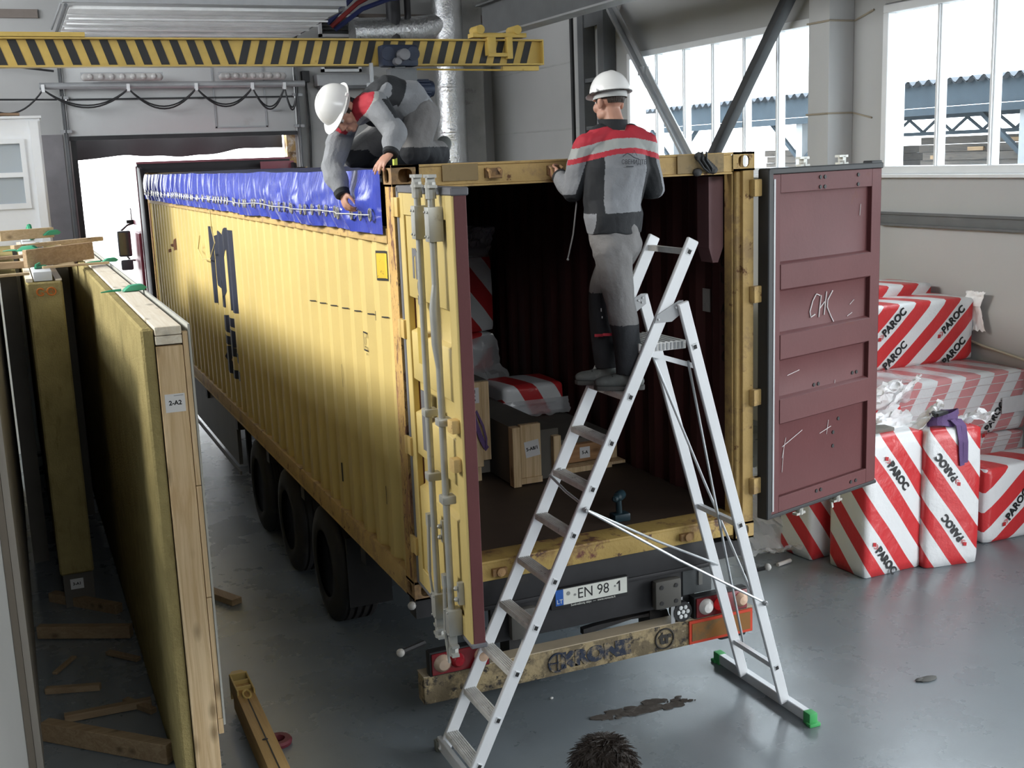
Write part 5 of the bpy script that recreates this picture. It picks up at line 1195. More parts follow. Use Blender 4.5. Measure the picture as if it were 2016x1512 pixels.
t = thing('wall_panel', 'dark wall panel standing in shade between the marked panel and the left one', 'wall panel', (-2.08, 7, 0))
q = MB(); q.bb(-2.12, -1.98, 5.2, 10, 0, 2.74); q.build('wool_layer', m_wool, t); q = MB(); q.bb(-2.12, -1.98, 5.14, 5.2, .0, 2.74); q.build('stud', m_brown, t)  # timber stud coloured dark brown to stand for the shade here
t = thing('wall_panel', 'dark wall panel standing in shade behind the 2-A2 panel', 'wall panel', (-1.53, 8, 0))
q = MB(); q.bb(-1.60, -1.47, 6.6, 10.4, 0, 2.72); q.build('wool_layer', m_wool, t); q = MB(); q.bb(-1.60, -1.47, 6.55, 6.6, 0, 2.72); q.build('stud', m_brown, t)  # stud darkened by colour too, in place of shade on pine
# timber and straps on top of the panels
m_pinx = wood('pine across', (.46, .33, .2), (.34, .23, .13), 0); m_pinl = wood('pale pine across', (.62, .48, .30), (.5, .37, .22), 0)
tops = [((-1.90, 4.33, 2.92), (-1.33, 4.82, 2.93), .05, .15, m_pinx, 'thick timber lying across the panel tops'),
        ((-1.78, 3.98, 2.865), (-1.25, 4.05, 2.865), .03, .02, m_pinl, 'thin pale slat lying across the panel tops near the green wedge'),
        ((-1.98, 6.6, 2.9), (-1.08, 7.4, 2.9), .06, .04, m_pinl, 'long pale slat behind the thick timber'),
        ((-2.18, 5.4, 2.87), (-1.75, 5.6, 2.87), .09, .03, m_pinx, 'flat board left of the thick timber'),
        ((-2.3, 4.6, 2.86), (-1.84, 4.55, 2.86), .07, .06, m_pinx, 'short timber left of the white plate'),
        ((-2.1, 8.6, 2.93), (-1.5, 8.9, 2.93), .06, .12, m_pinl, 'short upright board far back on the panel tops'),
        ((-1.64, 5.55, 2.80), (-1.44, 5.5, 2.80), .16, .10, m_pinl, 'pale timber block under the thick timber'),
        ((-1.5, 8.0, 2.84), (-1.0, 8.5, 2.84), .12, .05, m_pinl, 'pale board at the far end of the panel tops'),
        ((-2.25, 3.0, 2.89), (-1.9, 3.1, 2.89), .05, .02, m_pinl, 'thin pale slat over the left panel')]
for a, b, w_, h_, m, l in tops:
    q = MB(); q.bar(a, b, w_, h_); tag(q.build('timber', m, bevel=.004, segs=1), l, 'timber', 'loose timber on the panel tops')
m_grn = mat('green plastic', (.05, .34, .19), .45, var=.1)
def wedge(c, yaw, l, sc=1.0):
    t = thing('panel_clamp', l, 'clamp', c); t.rotation_euler.z = R(yaw); c = V(c)
    q = MB(); q.prism([(0, 0), (.16 * sc, .0), (.19 * sc, .02 * sc), (.15 * sc, .05 * sc), (.06 * sc, .045 * sc), (.02 * sc, .018 * sc)], c + V((0, .05, 0)), (1, 0, 0), (0, 0, 1), 0, .075 * sc); q.build('jaw', m_grn, t, bevel=.008)
    q = MB(); q.tube([c + V((-.005, .02, .012)), c + V((-.08, .02, .012)), c + V((-.14, .03, .006))], [.01, .008, .004], 6); q.build('tail', m_grn, t, smooth=True)
wedge((-1.33, 2.05, 2.80), 12, 'green plastic clamp on the right edge of the 2-A2 panel top', .9)
wedge((-1.24, 5.0, 2.80), 10, 'green plastic clamp farther along the 2-A2 panel top', .8)
t = thing('panel_clamp', 'green triangular clamp lying on the white plate of the marked panel', 'clamp', (-1.79, 4.15, 2.852))
q = MB(); q.prism([(-.05, -.12), (.05, .02), (-.04, .14)], (-1.79, 4.15, 2.852), (1, 0, 0), (0, 1, 0), 0, .02); q.build('plate', m_grn, t, bevel=.005); q = MB(); q.bar((-1.83, 4.02, 2.875), (-1.79, 4.27, 2.875), .012, .03); q.build('rib', m_grn, t)
wedge((-1.62, 8.8, 2.9), 30, 'green clamp far back on the panel tops', 1.2)
wedge((-1.95, 6.2, 2.88), -20, 'green clamp left of the thick timber', 1.1)
q = MB(); q.tube([(-1.78, 9.0, 2.95), (-1.76, 8.9, 3.02), (-1.74, 8.85, 2.86)], .03, 8); tag(q.build('green_strap', m_grn, smooth=True), 'bright green strap end far back on the panel tops', 'strap')
t = thing('panel_clamp', 'large green clamp with white legs on the left panel, upper one', 'clamp', (-2.22, 1.35, 2.88))
q = MB(); q.prism([(-.16, -.03), (.05, -.04), (.07, -.005), (.06, .045), (-.16, .05)], (-2.19, 1.35, 2.99), (1, 0, 0), (0, 0, 1), -.06, .06); q.build('jaw', m_grn, t, bevel=.014)
q = MB(); q.tube([(-2.2, 1.3, 2.95), (-2.24, 1.25, 2.87)], .008, 6); q.tube([(-2.16, 1.3, 2.93), (-2.22, 1.2, 2.875)], .008, 6); q.build('leg', m_white, t)
q = MB(); q.prism([(-.2, 0), (.02, .01), (.05, .03), (.01, .055), (-.2, .06)], (-2.19, 1.0, 2.878), (1, 0, 0), (0, 0, 1), -.07, .07); tag(q.build('timber', m_pinx, bevel=.012), 'rounded timber end on the left panel below the green clamp', 'timber')
t = thing('panel_clamp', 'round green clamp ring on the left panel, lower one', 'clamp', (-2.2, .62, 2.88))
q = MB(); q.tube([(-2.19 + .055 * math.cos(a), .55 + .04 * math.sin(a), 2.855 + .0 * math.sin(a)) for a in [i * math.pi / 10 for i in range(20)]], .02, 8, closed=True); q.build('ring', m_grn, t, smooth=True)
q = MB(); q.lathe([(.03, -.05), (.05, -.035), (.062, 0), (.05, .004)], (-2.19, .55, 2.85), (0, 0, 1), 20, ex=1); q.build('cup', m_grn, t, smooth=True)

# ------------------------------------------------------------------ timber scraps on the floor
m_scr = wood('scrap pine', (.34, .25, .15), (.24, .16, .09), 0); m_scry = wood('scrap pine long', (.34, .25, .15), (.24, .16, .09), 1)
scr = [((-.80, 3.55, .03), (-.58, 3.10, .03), .10, .055, m_scry, 'short offcut on the floor beside the 2-A2 panel'),
       ((-2.02, 1.52, .03), (-1.46, 1.50, .03), .06, .05, m_scr, 'pale batten leaning on another between the panels'),
       ((-1.62, 1.62, .022), (-1.46, 1.36, .022), .05, .04, m_scry, 'stub of batten below the pale one'),
       ((-2.13, 3.15, .06), (-1.46, 2.8, .06), .07, .1, m_scr, 'dark beam across the floor between the panels, farther one'),
       ((-2.14, 1.32, .07), (-1.44, .62, .07), .08, .13, m_scr, 'dark beam across the floor between the panels, nearest one'),
       ((-2.12, 2.05, .025), (-1.76, 1.93, .025), .05, .045, m_scr, 'short dark lath on the floor in shade'),
       ((-2.12, 1.42, .02), (-1.6, 1.0, .02), .05, .03, m_scr, 'thin lath just behind the nearest dark beam'),
       ((-1.66, 2.55, .02), (-1.46, 2.3, .02), .05, .03, m_scry, 'small lath against the 2-A2 panel foot'),
       ((-2.05, 2.35, .015), (-1.9, 2.6, .015), .04, .02, m_scry, 'thin slanting lath in shade by the left panel'),
       ((-2.0, 4.0, .04), (-1.5, 3.4, .04), .08, .08, m_scr, 'dark beam at the foot of the marked panel')]
for a, b, w_, h_, m, l in scr:
    q = MB(); q.bar(a, b, w_, h_); tag(q.build('timber_offcut', m, bevel=.003, segs=1), l, 'timber', 'timber scraps on the floor')
# wooden lifting beam with a yellow end fitting, and the ring beside it
t = thing('lifting_beam', 'long yellowish timber beam with a steel hook end, standing on the floor', 'beam', (-.95, .5, 0))
q = MB(); q.bar((-.905, 1.1, .12), (-.93, -1.6, .12), .12, .17); q.build('beam', wood('yellow pine beam', (.42, .28, .12), (.33, .21, .08), 1, knots=False), t, bevel=.006)
q = MB(); q.bar((-.908, .85, .2065), (-.925, -1.2, .2065), .008, .003); q.ball((-.92, .25, .206), (.02, .012, .006), 8); q.build('groove', m_ink, t)
m_fit = mat('fitting yellow', (.36, .26, .09), .5, .1, var=.15)
q = MB(); q.bb(-.965, -.953, .92, 1.22, .12, .235); q.bb(-.857, -.845, .92, 1.22, .12, .235); q.bb(-.965, -.845, 1.0, 1.012, .12, .23); q.bb(-.965, -.845, 1.1, 1.112, .12, .23); q.bb(-.965, -.845, 1.2, 1.215, .06, .24); q.prism([(-.06, 0), (.06, 0), (.035, .06), (-.035, .06)], (-.905, 1.215, .2), (1, 0, 0), (0, 1, 0), -.06, .03); q.build('end_fitting', m_fit, t, bevel=.003, segs=1)
q = MB(); q.tube([(-.905 + .025 * math.cos(a), .9 + .04 * math.sin(a), .215 + .012 * math.sin(a)) for a in [i * math.pi / 6 for i in range(12)]], .008, 6, closed=True); q.build('shackle', m_fit, t, smooth=True)
q = MB(); q.lathe([(.045, 0), (.085, .004), (.09, .025), (.08, .04), (.045, .04), (.042, .02), (.045, 0)], (-.79, .55, .0), (0, 0, 1), 24); tag(q.build('rubber_ring', mat('dark red ring', (.12, .02, .03), .6), smooth=True), 'small dark red ring on the floor beside the timber beam', 'ring')
q = MB(); q.cyl((3.86, 1.66, .02), (4.02, 1.70, .02), .018, 10); q.cyl((3.98, 1.69, .02), (4.025, 1.701, .02), .0185, 10); tag(q.build('paper_tube', mat('paper tube', (.55, .52, .5), .8), smooth=True), 'small white tube lying on the floor right of the ladder', 'tube')
q = MB(); random.seed(11)
for i in range(70):
    u_ = random.random(); cx, cy = 1.2 + .62 * u_ + random.gauss(0, .03), -.09 - .04 * u_ + random.gauss(0, .035); rr = random.uniform(.006, .05) * (1 if abs(u_ - .35) < .35 else .5)
    q.prism([(rr * (.6 + .6 * random.random()) * math.cos(k * math.pi / 4) * 1.6, rr * (.5 + .6 * random.random()) * math.sin(k * math.pi / 4)) for k in range(8)], (cx, cy, .0), (1, 0, 0), (0, 1, 0), .0005, .002 + .006 * random.random())
o = tag(q.build('dirt_patch', mat('floor dirt', (.06, .05, .042), .95, patches=[(20, .5, .1, (.09, .08, .07))])), 'dark scattered dirt patch on the floor under the ladder', 'dirt'); stuff(o)
q = MB(); q.ball((3.42, -.64, .008), (.08, .035, .012), 10); q.ball((3.36, -.63, .01), (.04, .02, .012), 8); tag(q.build('debris_scrap', mat('scrap grey', (.1, .1, .095), .8), smooth=True), 'crumpled dark scrap on the floor at the right', 'scrap')
for i, (x, y, l) in enumerate(((1.02, .3, 'tiny white crumb under the bumper'), (5.55, .35, 'tiny white crumb by the standing packs'), (.2, -.25, 'tiny white crumb near the ladder foot'), (2.6, -.1, 'tiny dark crumb right of the ladder'))):
    q = MB(); q.ball((x, y, .008), (.014, .012, .008), 6); tag(q.build('crumb', mat('crumb', (.6, .6, .58), .8)), l, 'crumb', 'crumbs on the floor')

# ------------------------------------------------------------------ people
m_skin = mat('skin', (.46, .25, .18), .5, var=.08, vscale=9, spec=.3, patches=[(12, .6, .2, (.44, .19, .13))])
m_hair = mat('dark brown hair', (.028, .018, .012), .6, var=.3, vscale=30, bump=.8, bscale=120, stretch=(1, 1, .2))
m_jgr = mat('work jacket grey', (.225, .235, .252), .85, var=.08, vscale=5, bump=.7, bscale=11, patches=[(5, .66, .15, (.19, .195, .2))])
m_jbk = mat('work jacket black', (.017, .019, .022), .8, var=.2, vscale=6, bump=.25, bscale=26)
m_jrd = mat('work jacket red', (.42, .028, .045), .75, var=.06)
m_jre = mat('reflective grey tape', (.34, .36, .35), .5, var=.05)
m_trs = mat('work trousers grey', (.19, .187, .187), .9, var=.1, vscale=4, bump=.7, bscale=11, patches=[(4, .62, .15, (.14, .13, .125)), (9, .68, .1, (.1, .09, .085))])
m_tbk = mat('work trousers dark', (.022, .024, .028), .85, var=.25, vscale=5, patches=[(14, .7, .06, (.12, .12, .12))], bump=.25, bscale=24)
m_boot = mat('dusty boot', (.10, .108, .105), .8, var=.2, vscale=12, patches=[(9, .55, .15, (.17, .175, .17))])
m_sole = mat('boot sole', (.07, .07, .068), .8)
m_helm = mat('white helmet', (.78, .78, .77), .22, var=.02, spec=.55)
m_band = mat('helmet band', (.42, .43, .42), .6, var=.08)
def fr(f, u):
    f = V(f).normalized(); u = V(u); u = (u - f * u.dot(f)).normalized(); return f, u, f.cross(u)     # forward, up, right
def M_(f, u, r): return Matrix((r, f, u)).transposed()
def head(q, c, f, u):
    f, u, r = fr(f, u); m = M_(f, u, r); c = V(c)
    def e(dr, df, du, rr): q.ball(c + r * dr + f * df + u * du, rr, 20, rot=m)
    e(0, -.012, .03, (.074, .094, .085)); e(0, .02, -.02, (.066, .072, .085)); e(0, .034, -.075, (.048, .05, .044)); e(0, .07, -.098, (.022, .02, .018))
    for s in (-1, 1):
        e(s * .046, .055, -.028, (.026, .028, .03)); e(s * .032, .082, .022, (.028, .014, .011)); e(s * .05, .01, -.07, (.02, .045, .03))
        e(s * .077, -.012, -.012, (.011, .02, .033)); e(s * .081, -.02, .004, (.008, .019, .02))
    q.limb([(c + f * .09 + u * .012, .0095), (c + f * .108 + u * -.028, .0135)]); e(-.012, .098, -.036, (.010, .012, .009)); e(.012, .098, -.036, (.010, .012, .009))
    q.cap(c + f * .092 + u * -.064 - r * .018, .0072, c + f * .092 + u * -.064 + r * .018, .0072); q.cap(c + f * .089 + u * -.077 - r * .015, .0085, c + f * .089 + u * -.077 + r * .015, .0085)
def face_bits(root, c, f, u):
    f, u, r = fr(f, u); m = M_(f, u, r); c = V(c)
    for s in (-1, 1):
        q = MB(); q.ball(c + r * s * .033 + f * .077 + u * .004, (.0125, .0125, .0115), 12, rot=m); e_ = q.build('eye', mat('eye white', (.5, .47, .45), .25), root, smooth=True)
        q = MB(); q.ball(c + r * s * .033 + f * .0865 + u * .003, (.0055, .004, .0055), 10, rot=m); q.build('iris', mat('iris', (.03, .025, .02), .2), e_, smooth=True)
        q = MB(); q.tube([c + r * s * (.016 + .011 * k) + f * (.096 - .004 * k) + u * (.029 + (.004 if 0 < k < 3 else 0)) for k in range(4)], .0042, 6); q.build('eyebrow', m_hair, root, smooth=True)
    q = MB(); q.tube([c + r * a + f * (.0975 - abs(a) * .25) + u * -.0705 for a in (-.022, -.011, 0, .011, .022)], .0016, 5); q.build('mouth', mat('lip line', (.2, .07, .06), .5), root)
def hairpatch(root, c, f, u, el0=-32, el1=70, az=118, rr=(.081, .102, .094), name='hair'):
    f, u, r = fr(f, u); c = V(c) + f * -.012 + u * .03; q = MB()
    def g(k):
        def h(a, b):
            A = R(-az + 2 * az * a); lo = el0 + (18 if abs(abs(A) - R(75)) < R(22) else 0); E_ = R(lo + (el1 - lo) * b)
            d = r * math.sin(A) * math.cos(E_) * rr[0] - f * math.cos(A) * math.cos(E_) * rr[1] + u * math.sin(E_) * rr[2]
            return c + d * (k + .03 * noise.noise(d * 60))
        return h
    q.grid(g(1.0), 60, 24); q.grid(g(.94), 60, 24); return q.build(name, m_hair, root, smooth=True)
def helmet(root, c, f, u, label=None):
    f, u, r = fr(f, u); m = M_(f, u, r); c = V(c) + u * .052 - f * .012
    u = (u + f * .12).normalized(); f, u, r = fr(f, u); m = M_(f, u, r)
    q = MB(); n = 40
    def dome(s):
        def g(a, b):
            A = 2 * math.pi * a; E_ = R(90) * b
            ridge = 1 + .03 * math.exp(-(math.sin(A) / .16) ** 2) * math.sin(E_) ** 1.2
            fl = 1 + .05 * (1 - b) ** 3
            return c + (r * math.sin(A) * .107 * fl + f * math.cos(A) * .126 * fl) * (math.cos(E_) ** .9) * s + u * (.122 * math.sin(E_) ** .95 * ridge * s)
        return g
    q.grid(dome(1), 48, 16); q.grid(dome(.965), 48, 16)
    def brim(z, ext):
        def g(a, b):
            A = 2 * math.pi * a; pk = max(0, math.cos(A)) ** 3 * .036 + max(0, -math.cos(A)) ** 4 * .006 + .012
            k = 1 + (pk / .13) * b
            return c + r * math.sin(A) * .112 * k + f * math.cos(A) * .132 * k + u * (z - (.012 * max(0, math.cos(A)) + .004) * b)
        return g
    q.grid(brim(.003, 1), 48, 4); q.grid(brim(-.002, 1), 48, 4)
    h = q.build('hard_hat', m_helm, root, smooth=True, sharp=50)
    q = MB()
    for s in (-1, 1): q.box(c + r * s * .117 + u * .004 - f * .03, (.012, .022, .02), m)
    q.build('lamp_clip', m_helm, h, bevel=.004)
    q = MB()
    def bd(k):
        def g(a, b):
            A = R(-125 + 250 * a); return c + (r * math.sin(A) * .093 - f * math.cos(A) * .112) * k + u * (-.004 - .032 * b)
        return g
    q.grid(bd(1), 30, 2); q.grid(bd(.95), 30, 2); q.build('head_band', m_band, h, smooth=True)
    return h
def hand(q, wr, d, n, side, curl=(.5, .55, .6, .7), spread=.12, thumb=.6, L=.088):
    """five fingers rooted in a palm: wr wrist, d towards the fingers, n the way the palm faces, side +1 thumb on d x n"""
    wr, d = V(wr), V(d).normalized(); n = V(n); n = (n - d * n.dot(d)).normalized(); s = d.cross(n) * side
    m = Matrix((s, d, n)).transposed(); k = L / .088
    q.limb([(wr - d * .03, .026), (wr + d * .012, .024)])
    q.ball(wr + d * .05 * k, (.040 * k, .052 * k, .015 * k), 18, rot=m); q.ball(wr + d * .034 * k + s * .02 * k + n * .006, (.02 * k, .034 * k, .015 * k), 14, rot=m)
    ln = (.066, .076, .072, .056); rad = (.0088, .0092, .0088, .0078)
    for i in range(4):
        o = (.029 - .0195 * i) * k; b = wr + d * (.084 - abs(i - 1) * .005) * k + s * o
        dr = (d + s * spread * (1.2 - .8 * i)).normalized(); p = b - d * .03 * k; pts = [(p, rad[i] * k), (b, rad[i] * 1.05 * k)]; c_ = curl[i]; a = 0
        for j, fr_ in enumerate((.46, .31, .23)):
            a += c_ * (.75, 1.0, .7)[j]
            dj = dr * math.cos(a) + n * math.sin(a); b = b + dj * ln[i] * fr_ * k; pts.append((b, rad[i] * (.98 - .07 * j) * k))
        q.limb(pts)
    b0 = wr + d * .02 * k + s * .022 * k + n * .006; t1 = b0 + (d * .65 + s * .7 + n * .35 * thumb).normalized() * .042 * k; t2 = t1 + (d * .85 + s * .25 + n * .6 * thumb).normalized() * .034 * k; t3 = t2 + (d * .9 - s * .1 + n * .7 * thumb).normalized() * .024 * k
    q.limb([(b0, .015 * k), (t1, .0115 * k), (t2, .0105 * k), (t3, .0085 * k)])
def boot(root, an, toe_dir, up, sc=1.0):
    f, u, r = fr(toe_dir, up); an = V(an); m = M_(f, u, r); q = MB(); b = an - u * .085 * sc
    q.loft([(b - f * .075 * sc + u * .03, .030, .03, r, u), (b - f * .05 * sc + u * .045, .040, .045, r, u), (b + u * .05, .044, .052, r, u), (b + f * .06 * sc + u * .045, .047, .045, r, u), (b + f * .12 * sc + u * .036, .052, .036, r, u), (b + f * .17 * sc + u * .032, .048, .032, r, u), (b + f * .20 * sc + u * .026, .032, .024, r, u)], 20)
    q.limb([(an + u * .07, .048), (an, .05)]); q.ball(b + f * .172 * sc + u * .03, (.046, .04, .03), 14, rot=m); q.ball(b - f * .06 * sc + u * .035, (.036, .035, .035), 14, rot=m)
    o = remesh(q, .008, 4).build('boot', m_boot, root, smooth=True)
    s = MB(); poly = [(-.095, -.025), (-.08, -.036), (0, -.04), (.08, -.048), (.15, -.05), (.19, -.038), (.215, 0), (.19, .038), (.15, .05), (.08, .048), (0, .04), (-.08, .036), (-.095, .025)]
    s.prism([(b_, a * sc) for a, b_ in poly], b - u * .004, r, f, -.0, .0); s = MB(); s.prism([(b_, a * sc) for a, b_ in poly][::-1], b, r, f, -.014, .012); s.build('sole', m_sole, o, bevel=.005)
    l = MB()
    for k in range(3): l.tube([b + f * (.035 + .03 * k) + u * (.098 - .014 * k) - r * .032, b + f * (.04 + .03 * k) + u * (.104 - .014 * k), b + f * (.035 + .03 * k) + u * (.098 - .014 * k) + r * .032], .004, 5)
    l.build('lace', m_dark, o)
    return o
def wrinkle(q, amp, sc, aniso=(1, 1, 1), seed=0):
    for i, p in enumerate(q.v):
        k = V((p.x * aniso[0], p.y * aniso[1], p.z * aniso[2])) * sc + V((seed, seed * 2, 0))
        a = abs(noise.noise(k)) * 1.4 - .3 + .5 * noise.noise(k * 2.2)
        q.v[i] = p + V((noise.noise(k + V((7, 0, 0))), noise.noise(k + V((0, 7, 0))), noise.noise(k + V((0, 0, 7))))) * amp + V((p - q.c0)).normalized() * a * amp * .6 if hasattr(q, 'c0') else p + V((noise.noise(k + V((7, 0, 0))), noise.noise(k + V((0, 7, 0))), noise.noise(k + V((0, 0, 7))))) * amp * 1.3
    return q
def paint(q, fn):
    for i, f in enumerate(q.f):
        c = V((0, 0, 0))
        for j in f: c += q.v[j]
        q.m[i] = fn(c / len(f))
    return q
def seg(p, a, b):
    a, b = V(a), V(b); d = b - a; t = max(0, min(1, (p - a).dot(d) / d.length_squared)); c = a + d * t; return (p - c).length, t, p - c
def torso(q, pel, wai, che, nek, pf, cf, k=1.0, pad=0.0):
    pel, wai, che, nek = V(pel), V(wai), V(che), V(nek)
    pu = (wai - pel).normalized(); cu = (nek - che).normalized()
    f0, u0, r0 = fr(pf, pu); f2, u2, r2 = fr(cf, cu); f1, u1, r1 = fr(V(pf).normalized() + V(cf).normalized(), (che - wai).normalized())
    sec = [(pel - u0 * .10, .155 + pad, .11 + pad, r0, f0), (pel, .17 + pad, .12 + pad, r0, f0), (pel.lerp(wai, .6), .16 + pad, .11 + pad, r0, f0), (wai, .15 + pad, .105 + pad, r1, f1), (wai.lerp(che, .5), .162 + pad, .115 + pad, r1, f1), (che, .178 + pad, .125 + pad, r2, f2), (che.lerp(nek, .45), .172 + pad, .11 + pad, r2, f2), (che.lerp(nek, .78), .12 + pad, .085 + pad, r2, f2), (nek, .062 + pad * .7, .062 + pad * .7, r2, f2)]
    q.loft(sec, 32); return (f0, u0, r0), (f2, u2, r2)
def figure(root, J, voxel=.0055):
    """the whole body as one continuous skin"""
    q = MB(); torso(q, J['pel'], J['wai'], J['che'], J['nek'], J['pf'], J['cf'])
    f, u, r = fr(J['hf'], J['hu']); hc = V(J['head'])
    q.limb([(J['nek'], .062), (V(J['nek']).lerp(hc - u * .05 - f * .015, .6), .055), (hc - u * .05 - f * .015, .055)])
    head(q, hc, J['hf'], J['hu'])
    for s in 'LR':
        q.limb([(V(J['nek']).lerp(V(J['sh' + s]), .35), .06), (J['sh' + s], .058), (V(J['sh' + s]).lerp(V(J['el' + s]), .35), .05), (J['el' + s], .040), (V(J['el' + s]).lerp(V(J['wr' + s]), .3), .042), (J['wr' + s], .027)])
        q.limb([(J['hi' + s], .09), (V(J['hi' + s]).lerp(V(J['kn' + s]), .4), .078), (J['kn' + s], .055), (V(J['kn' + s]).lerp(V(J['an' + s]), .3), .056), (J['an' + s], .038)])
        hand(q, *J['hand' + s])
        q.limb([(J['an' + s], .04), (V(J['an' + s]) + V(J['toe' + s]).normalized() * .1 - V(J.get('fu' + s, (0, 0, 1))) * .05, .03)])
    o = remesh(q, voxel, 5).build('body', m_skin, root, smooth=True); return o
def jacket(root, J, fn, hem=.4, seed=1, pad=.031, voxel=.009):
    q = MB(); q2 = MB()
    pel, wai, che, nek = [V(J[k]) for k in ('pel', 'wai', 'che', 'nek')]
    lo = pel.lerp(wai, hem)
    torso(q, lo + (lo - wai) * .02 + (wai - lo) * .45, wai, che, nek, J['pf'], J['cf'], pad=pad)
    for s in 'LR':
        sh, el, wr = V(J['sh' + s]), V(J['el' + s]), V(J['wr' + s])
        q.limb([(nek.lerp(sh, .45), .075), (sh, .082), (sh.lerp(el, .5), .074), (el, .068), (el.lerp(wr, .45), .062)]); q.tube([el.lerp(wr, .4), el.lerp(wr, .98)], [.062, .046], 20)
    o = remesh(q, voxel, 5); o.c0 = wai.lerp(che, .5); wrinkle(o, .015, 10, J.get('wan', (1, 1, 1)), seed)
    paint(o, fn); j = o.build('jacket', [m_jgr, m_jbk, m_jrd, m_jre], root, smooth=True, sharp=80)
    for s in 'LR':
        el, wr = V(J['el' + s]), V(J['wr' + s]); q = MB(); q.tube([el.lerp(wr, .93), el.lerp(wr, .96), el.lerp(wr, 1.1), el.lerp(wr, 1.14)], [.044, .05, .046, .038], 20); q.build('cuff', m_jbk, j, smooth=True)
    f, u, r = fr(J['cf'], nek - che); q = MB()
    cu = J.get('coll', (V(J['head']) - nek).normalized())
    def col(k):
        def g(a, b):
            A = R(-150 + 300 * a); w_ = .066 + .012 * b; c_ = nek - u * .03 + V(cu) * (.01 + .085 * b)
            return c_ + (r * math.sin(A) * w_ * 1.05 - f * math.cos(A) * w_) * k
        return g
    q.grid(col(1.08), 36, 4); q.grid(col(.98), 36, 4); q.build('collar', m_jbk, j, smooth=True)
    return j
def trousers(root, J, split, seed=1, voxel=.009, low=.985):
    q = MB(); pel, wai = V(J['pel']), V(J['wai']); f, u, r = fr(J['pf'], wai - pel)
    q.loft([(pel - u * .09, .15, .12, r, f), (pel - u * .03, .178, .135, r, f), (pel + u * .05, .182, .13, r, f), (pel.lerp(wai, .5), .15, .108, r, f)], 32)
    q.ball(pel - u * .05 - f * .03, (.165, .12, .12), 20, rot=M_(f, u, r))
    for s in 'LR':
        hi, kn, an = V(J['hi' + s]), V(J['kn' + s]), V(J['an' + s])
        q.limb([(hi, .112), (hi.lerp(kn, .5), .098), (kn, .084)]); q.tube([kn, kn.lerp(an, .4), kn.lerp(an, low)], [.084, .084, .082], 24)
    o = remesh(q, voxel, 5); o.c0 = pel; wrinkle(o, .016, 9, (1, 1, .7), seed); paint(o, split)
    return o.build('trousers', [m_trs, m_tbk], root, smooth=True, sharp=80)

# --- the man on the ladder, seen from behind ---------------------------------
O1 = V((1.2, -.28, 0)); r1 = V((.8836, -.4683, 0)); a1 = V((.4683, .8836, 0))
def W(u_, w_, z): return O1 + r1 * u_ + a1 * w_ + V((0, 0, z))
J1 = dict(pel=W(.055, 0, 3.13), wai=W(.045, .01, 3.33), che=W(.075, .01, 3.53), nek=W(.075, .035, 3.745), pf=r1 * -.8 + a1 * .6, cf=r1 * -.38 + a1 * .92,
          head=W(.038, .085, 3.905), hf=r1 * -.55 + a1 * .8 + V((0, 0, -.10)), hu=V((0, 0, 1)) + a1 * .05,
          shL=W(-.095, -.05, 3.655), elL=W(-.185, .00, 3.405), wrL=W(-.262, .085, 3.49), shR=W(.235, .07, 3.65), elR=W(.285, .14, 3.40), wrR=W(.13, .30, 3.43),
          handL=(W(-.262, .085, 3.49), r1 * -.5 + a1 * .55 + V((0, 0, .35)), r1 * .6 + a1 * .6, 1, (.7, .75, .8, .85)), handR=(W(.13, .30, 3.43), r1 * -.9 + a1 * .2 + V((0, 0, .2)), a1 * -1, -1, (.6, .6, .65, .7)),
          hiL=W(.03, -.075, 3.06), knL=W(.085, -.075, 2.74), anL=W(.125, -.07, 2.325), hiR=W(.09, .07, 3.06), knR=W(-.03, .10, 2.78), anR=W(.005, .10, 2.325),
          toeL=-r1 + a1 * .05, toeR=-r1 + a1 * .15, wan=(1, 1, .6))
p1 = thing('person', 'man in white helmet and grey work suit standing on the ladder, seen from behind', 'person', O1 + V((0, 0, 2.23)))
b1 = figure(p1, J1); face_bits(p1, J1['head'], J1['hf'], J1['hu']); hairpatch(p1, J1['head'], J1['hf'], J1['hu'], -30); helmet(p1, J1['head'], J1['hf'], J1['hu'])
f2, u2, r2 = fr(J1['cf'], V(J1['nek']) - V(J1['che'])); che1 = V(J1['che'])
def col1(p):
    d = p - che1; a = d.dot(r2); b = d.dot(f2); h = d.z; back = b < .03
    dl, tl, ol = seg(p, J1['shL'], J1['elL']); dr, tr, orr = seg(p, J1['shR'], J1['elR'])
    dl2, tl2, ol2 = seg(p, J1['elL'], J1['wrL']); dr2, tr2, or2 = seg(p, J1['elR'], J1['wrR'])
    if p.z < 3.275 and min(dl, dl2, dr, dr2) > .1: return 1 if (a > -.17 or b > .02) else 0
    hh = h + .32 * max(0, abs(a - .01) - .05) ** 1.25
    if b < .06 or h > .13:
        if .165 < hh < .24: return 2
        if .108 < hh <= .165: return 3
        if .078 < hh <= .108: return 2
    if hh >= .24: return 1
    if dl < .1 and a < -.13:
        k = ol.dot(r2 * .75 - f2 * .1 + V((0, 0, -.2))); return 1 if (k > .005 or tl > .97 and ol.z < -.02) else 0
    if dl2 < .085 and a < -.1: return 1 if ol2.z < -.035 else 0
    if (dr < .1 or dr2 < .09) and a > .15:
        k = orr.dot(-r2 * .7 - f2 * .3); return 1 if k > -.01 else 0
    if back and -.125 < a < .135: return 0
    return 1
j1 = jacket(p1, J1, col1, hem=.35, seed=3, voxel=.005)
q = MB()   # printed firm mark on the back: roof line over faint lettering
bo = V(J1['che']) + u2 * .035 - f2 * .165 + r2 * .035
def bk(a, z): return bo + r2 * a + V((0, 0, z))
m_prt = mat('jacket print', (.05, .055, .065), .8)
